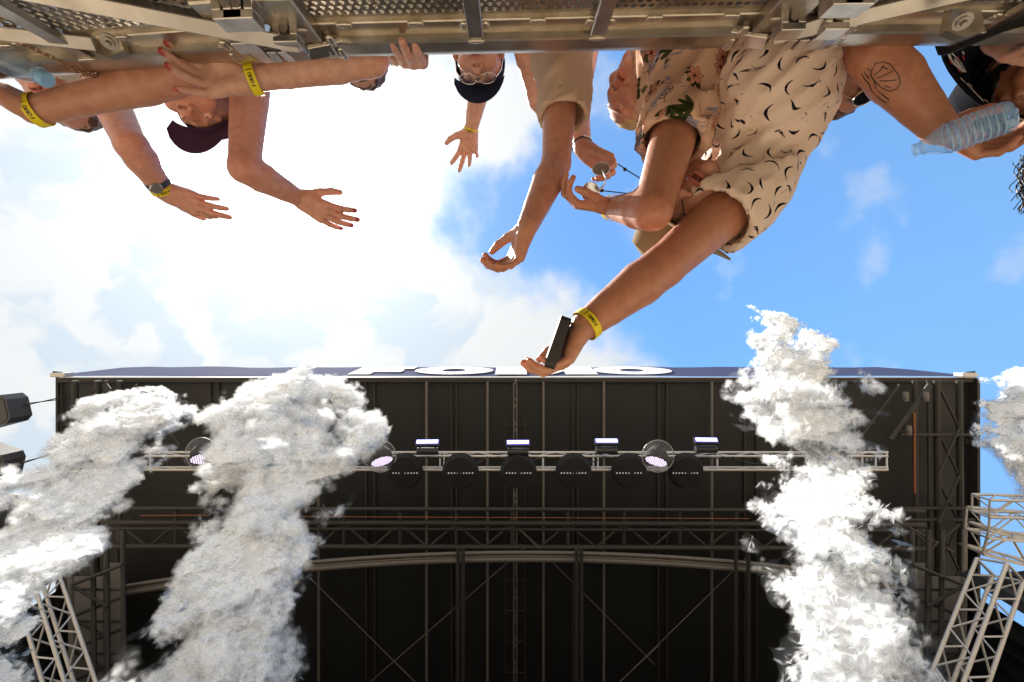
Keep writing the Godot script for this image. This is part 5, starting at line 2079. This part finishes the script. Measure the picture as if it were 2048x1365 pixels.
func phone(c: Vector3, y: Vector3, face: Vector3) -> void:
	var o := thing("phone", "black rounded phone held at the end of the outstretched arm", "phone", c)
	var t := frame_at(c, y, face)
	var g := Geo.new()
	var poly := PackedVector2Array()
	for q in [[1, 1], [-1, 1], [-1, -1], [1, -1]]:
		for i in 5:
			var a: float = PI * 0.5 * i / 4.0 + [0.0, PI * 0.5, PI, PI * 1.5][[[1, 1], [-1, 1], [-1, -1], [1, -1]].find(q)]
			poly.append(Vector2(q[0] * 0.022, q[1] * 0.043) + Vector2(cos(a), sin(a)) * 0.010)
	g.plate(t, poly, 0.021)
	part(o, "case", g.mesh(), M.phone_black)
	g = Geo.new()
	var inner := PackedVector2Array()
	for p in poly:
		inner.append(p * 0.9)
	g.plate(t * Transform3D(Basis(), Vector3(0, 0, -0.0110)), inner, 0.0012)
	part(o, "screen", g.mesh(), M.dark_lens)
	g = Geo.new()
	g.bar(t * Vector3(0.0325, -0.01, 0), t * Vector3(0.0325, 0.012, 0), t.basis.z, 0.003, 0.0015)
	part(o, "side_button", g.mesh(), M.steel_bolt)

func held_shades() -> void:
	var o := thing("sunglasses", "round mirrored sunglasses on a black cord, held in two hands", "sunglasses", P(1195, 365, 1.22))
	for q in [[1181, 384, 1.20, 0.5], [1202, 338, 1.27, -0.4]]:
		var t := frame_at(P(q[0], q[1], q[2]), D(0.3, 1, q[3]), D(-0.25, 0.1, 1))
		var g := Geo.new()
		var poly := PackedVector2Array()
		for i in 20:
			poly.append(Vector2(cos(TAU * i / 20.0), sin(TAU * i / 20.0)) * 0.024)
		g.plate(t, poly, 0.0016)
		var ln := part(o, "lens", g.mesh(), M.mirror_lens)
		g = Geo.new()
		for i in 20:
			g.tube(t * Vector3(poly[i].x, poly[i].y, 0), t * Vector3(poly[(i + 1) % 20].x, poly[(i + 1) % 20].y, 0), 0.0014, 0.0014, 5, false)
		part(ln, "rim", g.mesh(), M.silver_frame)
	var g := Geo.new()
	g.path([P(1205, 342, 1.24), P(1212, 356, 1.2), P(1209, 370, 1.17), P(1200, 380, 1.17)], [0.0022, 0.0022, 0.0022, 0.0022], 6)
	part(o, "temple", g.mesh(), M.silver_frame)
	g = Geo.new()
	var c1 := Curve3D.new()
	for p in [P(1236, 328, 1.26), P(1256, 342, 1.25), P(1290, 362, 1.24), P(1345, 382, 1.14), P(1364, 396, 1.06), P(1368, 424, 1.02), P(1352, 446, 1.03), P(1320, 430, 1.10), P(1262, 388, 1.20), P(1200, 381, 1.19)]:
		c1.add_point(p)
	for i in range(1, c1.point_count - 1):
		var d := (c1.get_point_position(i + 1) - c1.get_point_position(i - 1)) * 0.18
		c1.set_point_in(i, -d)
		c1.set_point_out(i, d)
	var pts := []
	var rad := []
	var n := 60
	for i in n + 1:
		pts.append(c1.sample_baked(c1.get_baked_length() * i / n))
		rad.append(0.0016)
	g.path(pts, rad, 6)
	part(o, "cord", g.mesh(), M.black_strap)
	for p in [P(1250, 339, 1.25), P(1204, 381, 1.18)]:
		g = Geo.new()
		g.ball(Transform3D(Basis().scaled(Vector3.ONE * 0.0055), p), 6, 8)
		part(o, "cord_toggle", g.mesh(), M.black_plastic)

# ink lines that follow the surface of the forearm
func tattoo(o: Node3D, e: Vector3, w: Vector3) -> void:
	var hit := func(px: float, py: float) -> Vector3:
		var d := (P(px, py, 1.0) - cam.position).normalized()
		var s := 0.6
		for i in 60:
			var p: Vector3 = cam.position + d * s
			var u := clampf((p - e).dot(w - e) / (w - e).length_squared(), 0.0, 1.0)
			var r := 0.0
			if u < 0.30: r = lerpf(0.040, 0.0425, u / 0.30)
			elif u < 0.70: r = lerpf(0.0425, 0.033, (u - 0.30) / 0.40)
			else: r = lerpf(0.033, 0.0268, (u - 0.70) / 0.30)
			var dist := (p - e.lerp(w, u)).length() - r * 1.22 - 0.0008
			s += dist
			if dist < 0.0002:
				break
		return cam.position + d * s
	var lines := [
		[[1752, 128], [1766, 124], [1780, 128], [1790, 140], [1799, 152], [1801, 166], [1794, 178], [1780, 183], [1768, 178], [1757, 170], [1748, 160]],
		[[1752, 128], [1744, 140], [1742, 152], [1748, 160]],
		[[1768, 130], [1760, 142], [1750, 150]], [[1786, 142], [1772, 150], [1756, 156]], [[1794, 160], [1778, 162], [1760, 162]],
		[[1748, 160], [1752, 176], [1766, 190], [1778, 200], [1772, 206], [1758, 196], [1744, 182], [1738, 168]],
		[[1735, 120], [1728, 132], [1730, 146], [1738, 158]], [[1741, 116], [1748, 122], [1752, 128]], [[1726, 126], [1722, 140], [1728, 156], [1738, 168]],
		[[1733, 134], [1740, 142]], [[1764, 134], [1776, 138]], [[1770, 172], [1782, 176]]]
	for l in lines:
		var pts := []
		var rad := []
		for q in l:
			pts.append(hit.call(q[0], q[1]))
			rad.append(0.0011)
		var g := Geo.new()
		g.path(pts, rad, 4, false)
		part(o, "tattoo_line", g.mesh(), M.tattoo_ink)

func hat_print(hat: MeshInstance3D, t: Transform3D) -> void:
	var at := func(a: float, r: float) -> Transform3D:
		var hh := t * Transform3D(Basis().scaled(Vector3(1, 1, 1.12)), Vector3(0, 0, -0.008))
		var f := (r - 0.09) / (0.212 - 0.09)
		var p := hh * Vector3(cos(a) * r, 0.0455 - 0.050 * f, sin(a) * r)
		var outw := (hh * Vector3(cos(a) * (r + 0.01), 0.0455 - 0.050 * (f + 0.082), sin(a) * (r + 0.01)) - p).normalized()
		var side := (t.basis * Vector3(-sin(a), 0, cos(a))).normalized()
		var nn := outw.cross(side).normalized()
		if nn.dot(t.basis.y) > 0.0:
			nn = -nn
		return Transform3D(Basis(outw.cross(nn) * -1.0, outw, nn), p + nn * 0.0012)
	var rng := RandomNumberGenerator.new()
	rng.seed = 4
	for i in 10:
		var a := TAU * i / 10.0
		var g := Geo.new()
		# wave-and-peak emblem: a pale shield with a dark crest
		if i % 2 == 0:
			var s: Transform3D = at.call(a, 0.160)
			s.basis = s.basis.scaled_local(Vector3(1.6, 1.6, 1.0))
			g.plate(s, PackedVector2Array([Vector2(-0.004, 0.024), Vector2(0.010, 0.022), Vector2(0.017, 0.010), Vector2(0.015, -0.012), Vector2(0.004, -0.026), Vector2(-0.010, -0.016), Vector2(-0.015, 0.006)]), 0.0006)
			var e := part(hat, "emblem", g.mesh(), M.pale_print)
			g = Geo.new()
			g.plate(s * Transform3D(Basis(), Vector3(0, 0, 0.0008)), PackedVector2Array([Vector2(-0.006, 0.016), Vector2(0.008, 0.013), Vector2(0.011, 0.002), Vector2(0.006, 0.008), Vector2(-0.003, 0.006), Vector2(-0.005, -0.004), Vector2(0.002, -0.014), Vector2(0.004, -0.018), Vector2(-0.008, -0.008)]), 0.0006)
			part(e, "crest", g.mesh(), M.black_hat)
		else:
			var s: Transform3D = at.call(a, 0.170)
			var tm := TextMesh.new()
			tm.text = "WATERMAN"
			tm.font = bold()
			tm.font_size = 16
			tm.pixel_size = 0.0009
			tm.depth = 0.0004
			var l := MeshInstance3D.new()
			l.name = "lettering"
			l.mesh = tm
			l.material_override = M.pale_print
			var st := s * Transform3D(Basis(Vector3(0, 0, 1), 0.5), Vector3.ZERO)
			l.transform = Transform3D(st.basis, st.origin - base_of(hat))
			hat.add_child(l, true)
		for k in 5:
			var s2: Transform3D = at.call(a + rng.randf_range(0.12, 0.5), rng.randf_range(0.125, 0.205))
			var star := PackedVector2Array()
			var R := rng.randf_range(0.004, 0.008)
			for q in 14:
				star.append(Vector2(cos(TAU * q / 14.0), sin(TAU * q / 14.0)) * (R if q % 2 == 0 else R * 0.45))
			g = Geo.new()
			g.plate(s2, star, 0.0006)
			part(hat, "star", g.mesh(), M.red_print if k % 3 else M.pale_print)

# ------------------------------------------------------------------ smoke columns from the stage front
func plume(line: Array, sd: int, nx: int, ny: int, nz: int, motes: int, view: Transform3D) -> Array:
	# worked out away from the scene: [first point, then for each piece its name, points, normals, clearness, triangles]
	var pieces := []
	var cs := PackedVector3Array()
	var rs := PackedFloat32Array()
	var ts := PackedFloat32Array()
	var along := 0.0
	for k in nz:
		var t := float(k) / (nz - 1) * (line.size() - 1)
		var i0 := mini(int(t), line.size() - 2)
		var f := t - i0
		var a: Array = line[i0]
		var b: Array = line[i0 + 1]
		var z := lerpf(a[2], b[2], f)
		var c := view * Vector3((lerpf(a[0], b[0], f) - 1024.0) / F * z, (682.5 - lerpf(a[1], b[1], f)) / F * z, -z)
		var r := lerpf(a[3], b[3], smoothstep(0.0, 1.0, f)) / F * z
		if k > 0:
			along += 0.8 * (c - cs[k - 1]).length() / r
		cs.append(c)
		rs.append(r)
		ts.append(along)
	var n1 := FastNoiseLite.new()
	n1.seed = sd
	n1.noise_type = FastNoiseLite.TYPE_SIMPLEX
	n1.frequency = 0.5
	n1.fractal_octaves = 5
	n1.fractal_gain = 0.58
	var n2 := FastNoiseLite.new()
	n2.seed = sd + 40
	n2.noise_type = FastNoiseLite.TYPE_CELLULAR
	n2.frequency = 1.1
	n2.fractal_octaves = 3
	n2.cellular_return_type = FastNoiseLite.RETURN_DISTANCE
	var v := PackedFloat32Array()
	v.resize(nx * ny * nz)
	v.fill(-9.0)
	for k in range(1, nz - 1):
		var u := float(k) / (nz - 1)
		var tip := smoothstep(1.0, 0.84, u)
		var wild := lerpf(0.6, 1.2, smoothstep(0.1, 0.6, u))
		for j in range(1, ny - 1):
			var bb := (float(j) / (ny - 1) * 2.0 - 1.0) * 1.75
			for i in range(1, nx - 1):
				var aa := (float(i) / (nx - 1) * 2.0 - 1.0) * 1.9
				var d := sqrt(aa * aa + bb * bb)
				if d > 1.9:
					continue
				var q := n1.get_noise_3d(aa, bb, ts[k])
				var w := n2.get_noise_3d(aa + q * 0.7, bb + q * 0.6, ts[k] + q * 0.4)
				v[i + j * nx + k * nx * ny] = lerpf(-0.6, 0.50, tip) - d + q * 1.75 * wild - w * 0.55 - maxf(d - 1.5, 0.0) * 3.0
	var right := view.basis.x
	var near := view.basis.z
	var sl := nx * ny
	# the heart of the column, a closed white body that light passes through
	var r := Nets.run(v, nx, ny, nz, 0.38)
	var pos: PackedVector3Array = r[0]
	var ix: PackedInt32Array = r[1]
	for q in pos.size():
		var p := pos[q]
		var k := mini(int(p.z), nz - 2)
		var rr := lerpf(rs[k], rs[k + 1], p.z - k)
		pos[q] = cs[k].lerp(cs[k + 1], p.z - k) + right * ((p.x / (nx - 1) * 2.0 - 1.0) * 1.9 * rr) - near * ((p.y / (ny - 1) * 2.0 - 1.0) * 1.75 * rr)
	var hn := PackedVector3Array()
	hn.resize(pos.size())
	for i in range(0, ix.size(), 3):
		var a := pos[ix[i]]
		var kk := (pos[ix[i + 2]] - a).cross(pos[ix[i + 1]] - a)
		for e in 3:
			hn[ix[i + e]] += kk
	for i in hn.size():
		hn[i] = hn[i].normalized()
	pieces.append(["smoke_heart", pos, hn, PackedColorArray(), ix])
	# a thin veil of droplets round it, in lengths so that its density can fall as the column widens
	for c in 3:
		var k0 := int(float(nz - 1) * c / 3)
		var k1 := int(float(nz - 1) * (c + 1) / 3)
		var part_v := PackedFloat32Array()
		part_v.resize(sl)
		part_v.fill(-9.0)
		var tail := part_v.duplicate()
		part_v.append_array(v.slice(k0 * sl, (k1 + 1) * sl))
		part_v.append_array(tail)
		r = Nets.run(part_v, nx, ny, k1 - k0 + 3, -0.14)
		pos = r[0]
		for q in pos.size():
			var p := pos[q]
			var z := clampf(p.z + k0 - 1, 0.0, nz - 1.001)
			var k := int(z)
			var rr := lerpf(rs[k], rs[k + 1], z - k)
			pos[q] = cs[k].lerp(cs[k + 1], z - k) + right * ((p.x / (nx - 1) * 2.0 - 1.0) * 1.9 * rr) - near * ((p.y / (ny - 1) * 2.0 - 1.0) * 1.75 * rr)
		if not pos.is_empty():
			pieces.append(["smoke_veil", pos, PackedVector3Array(), PackedColorArray(), r[1], 0.35 / rs[(k0 + k1) / 2]])
	# puffs: thin shreds of droplets that thin out to nothing at their rims, small and faint at the ragged edge of the column
	var rng := RandomNumberGenerator.new()
	rng.seed = sd
	var mv := PackedVector3Array()
	var mn := PackedVector3Array()
	var mc := PackedColorArray()
	var mx := PackedInt32Array()
	var made := 0
	var tries := 0
	while made < motes and tries < motes * 60:
		tries += 1
		var gx := rng.randf() * (nx - 2)
		var gy := rng.randf() * (ny - 2)
		var gz := rng.randf() * (nz - 2)
		var i := int(gx) + int(gy) * nx + int(gz) * sl
		if v[i] < -0.4:
			continue
		var fx := gx - int(gx)
		var fy := gy - int(gy)
		var fz := gz - int(gz)
		var b := i + nx
		var c := i + sl
		var e := c + nx
		var den := lerpf(lerpf(lerpf(v[i], v[i + 1], fx), lerpf(v[b], v[b + 1], fx), fy), lerpf(lerpf(v[c], v[c + 1], fx), lerpf(v[e], v[e + 1], fx), fy), fz)
		if den > 0.42 or rng.randf() > smoothstep(-0.20, 0.24, den):
			continue
		var k := int(gz)
		var rr := lerpf(rs[k], rs[k + 1], fz)
		var at := cs[k].lerp(cs[k + 1], fz) + right * ((gx / (nx - 1) * 2.0 - 1.0) * 1.9 * rr) - near * ((gy / (ny - 1) * 2.0 - 1.0) * 1.75 * rr)
		var inner := smoothstep(-0.15, 0.30, den)
		var size := rr * lerpf(0.080, 0.150, inner) * rng.randf_range(0.7, 1.3)
		var al := lerpf(0.13, 0.86, inner) * rng.randf_range(0.75, 1.1)
		var nn := (sun_way + Vector3(rng.randf() - 0.5, rng.randf() - 0.5, rng.randf() - 0.5) * 2.2).normalized()
		var u := nn.cross(Vector3(0.3, 0.2, 0.9)).normalized()
		var w := nn.cross(u)
		var s0 := mv.size()
		mv.append(at)
		mn.append(nn)
		mc.append(Color(1, 1, 1, al))
		for q in 5:
			var an := -TAU * q / 5.0
			mv.append(at + (u * cos(an) + w * sin(an)) * size * rng.randf_range(0.7, 1.2))
			mn.append(nn)
			mc.append(Color(1, 1, 1, 0))
			mx.append(s0)
			mx.append(s0 + 1 + q)
			mx.append(s0 + 1 + (q + 1) % 5)
		made += 1
	pieces.append(["smoke_puffs", mv, mn, mc, mx])
	return [cs[0], pieces]

func build_smoke() -> void:
	Nets.ready()
	var columns := [
		["thick single white smoke column rising beside the clear side of the stage", [[1765, 1520, 2.8, 120], [1710, 1370, 3.1, 118], [1675, 1220, 3.6, 112], [1655, 1100, 4.2, 100], [1655, 1010, 4.9, 90], [1640, 940, 5.7, 62], [1612, 860, 6.6, 105], [1595, 780, 7.4, 88], [1600, 700, 8.2, 58], [1550, 640, 9.0, 42], [1510, 610, 9.4, 30]], 3, 64, 34, 190, 10500],
		["tallest white smoke column, swelling as it passes the lighting truss", [[360, 1520, 2.8, 155], [392, 1380, 3.1, 148], [425, 1250, 3.5, 112], [480, 1150, 4.0, 108], [505, 1060, 4.6, 95], [570, 970, 5.3, 118], [605, 890, 6.1, 105], [592, 815, 6.9, 108], [585, 765, 7.5, 80], [610, 725, 8.0, 50]], 17, 66, 34, 180, 10500],
		["white smoke drifting slantwise past the corner post of the roof", [[-150, 1350, 3.0, 115], [-10, 1190, 3.6, 105], [90, 1095, 4.2, 100], [155, 1015, 4.9, 85], [190, 925, 5.7, 92], [235, 850, 6.5, 90], [265, 800, 7.1, 66], [300, 775, 7.4, 42]], 29, 60, 32, 160, 7500],
		["small white puff of smoke low beside the brown leaning truss", [[-70, 1470, 2.8, 80], [-20, 1330, 3.1, 55], [5, 1240, 3.4, 40], [15, 1180, 3.6, 25]], 41, 40, 26, 60, 1800],
		["ragged white smoke against the blue sky beyond the roof edge", [[2110, 1010, 5.0, 55], [2045, 920, 5.4, 50], [2035, 850, 5.8, 48], [2055, 780, 6.2, 48], [2060, 720, 6.6, 35]], 53, 44, 28, 80, 2600],
	]
	var jobs := []
	for c in columns:
		var t := Thread.new()
		t.start(plume.bind(c[1], c[2], c[3], c[4], c[5], c[6], cam.transform))
		jobs.append(t)
	for n in columns.size():
		var made: Array = jobs[n].wait_to_finish()
		var root := thing("smoke_column", columns[n][0], "smoke", made[0], "smoke columns in front of the stage")
		for p in made[1]:
			var a := []
			a.resize(Mesh.ARRAY_MAX)
			a[Mesh.ARRAY_VERTEX] = p[1]
			if not p[2].is_empty():
				a[Mesh.ARRAY_NORMAL] = p[2]
			if not p[3].is_empty():
				a[Mesh.ARRAY_COLOR] = p[3]
			a[Mesh.ARRAY_INDEX] = p[4]
			var mesh := ArrayMesh.new()
			mesh.add_surface_from_arrays(Mesh.PRIMITIVE_TRIANGLES, a)
			var o := MeshInstance3D.new()
			o.name = p[0]
			o.mesh = mesh
			o.set_meta("kind", "stuff")
			if p.size() > 5:
				var fm := FogMaterial.new()
				fm.resource_name = "smoke_veil"
				fm.albedo = Color(1, 1, 1)
				fm.density = p[5]
				o.set_surface_override_material(0, fm)
			else:
				o.set_surface_override_material(0, M[p[0]])
			o.position = -root.position
			root.add_child(o, true)
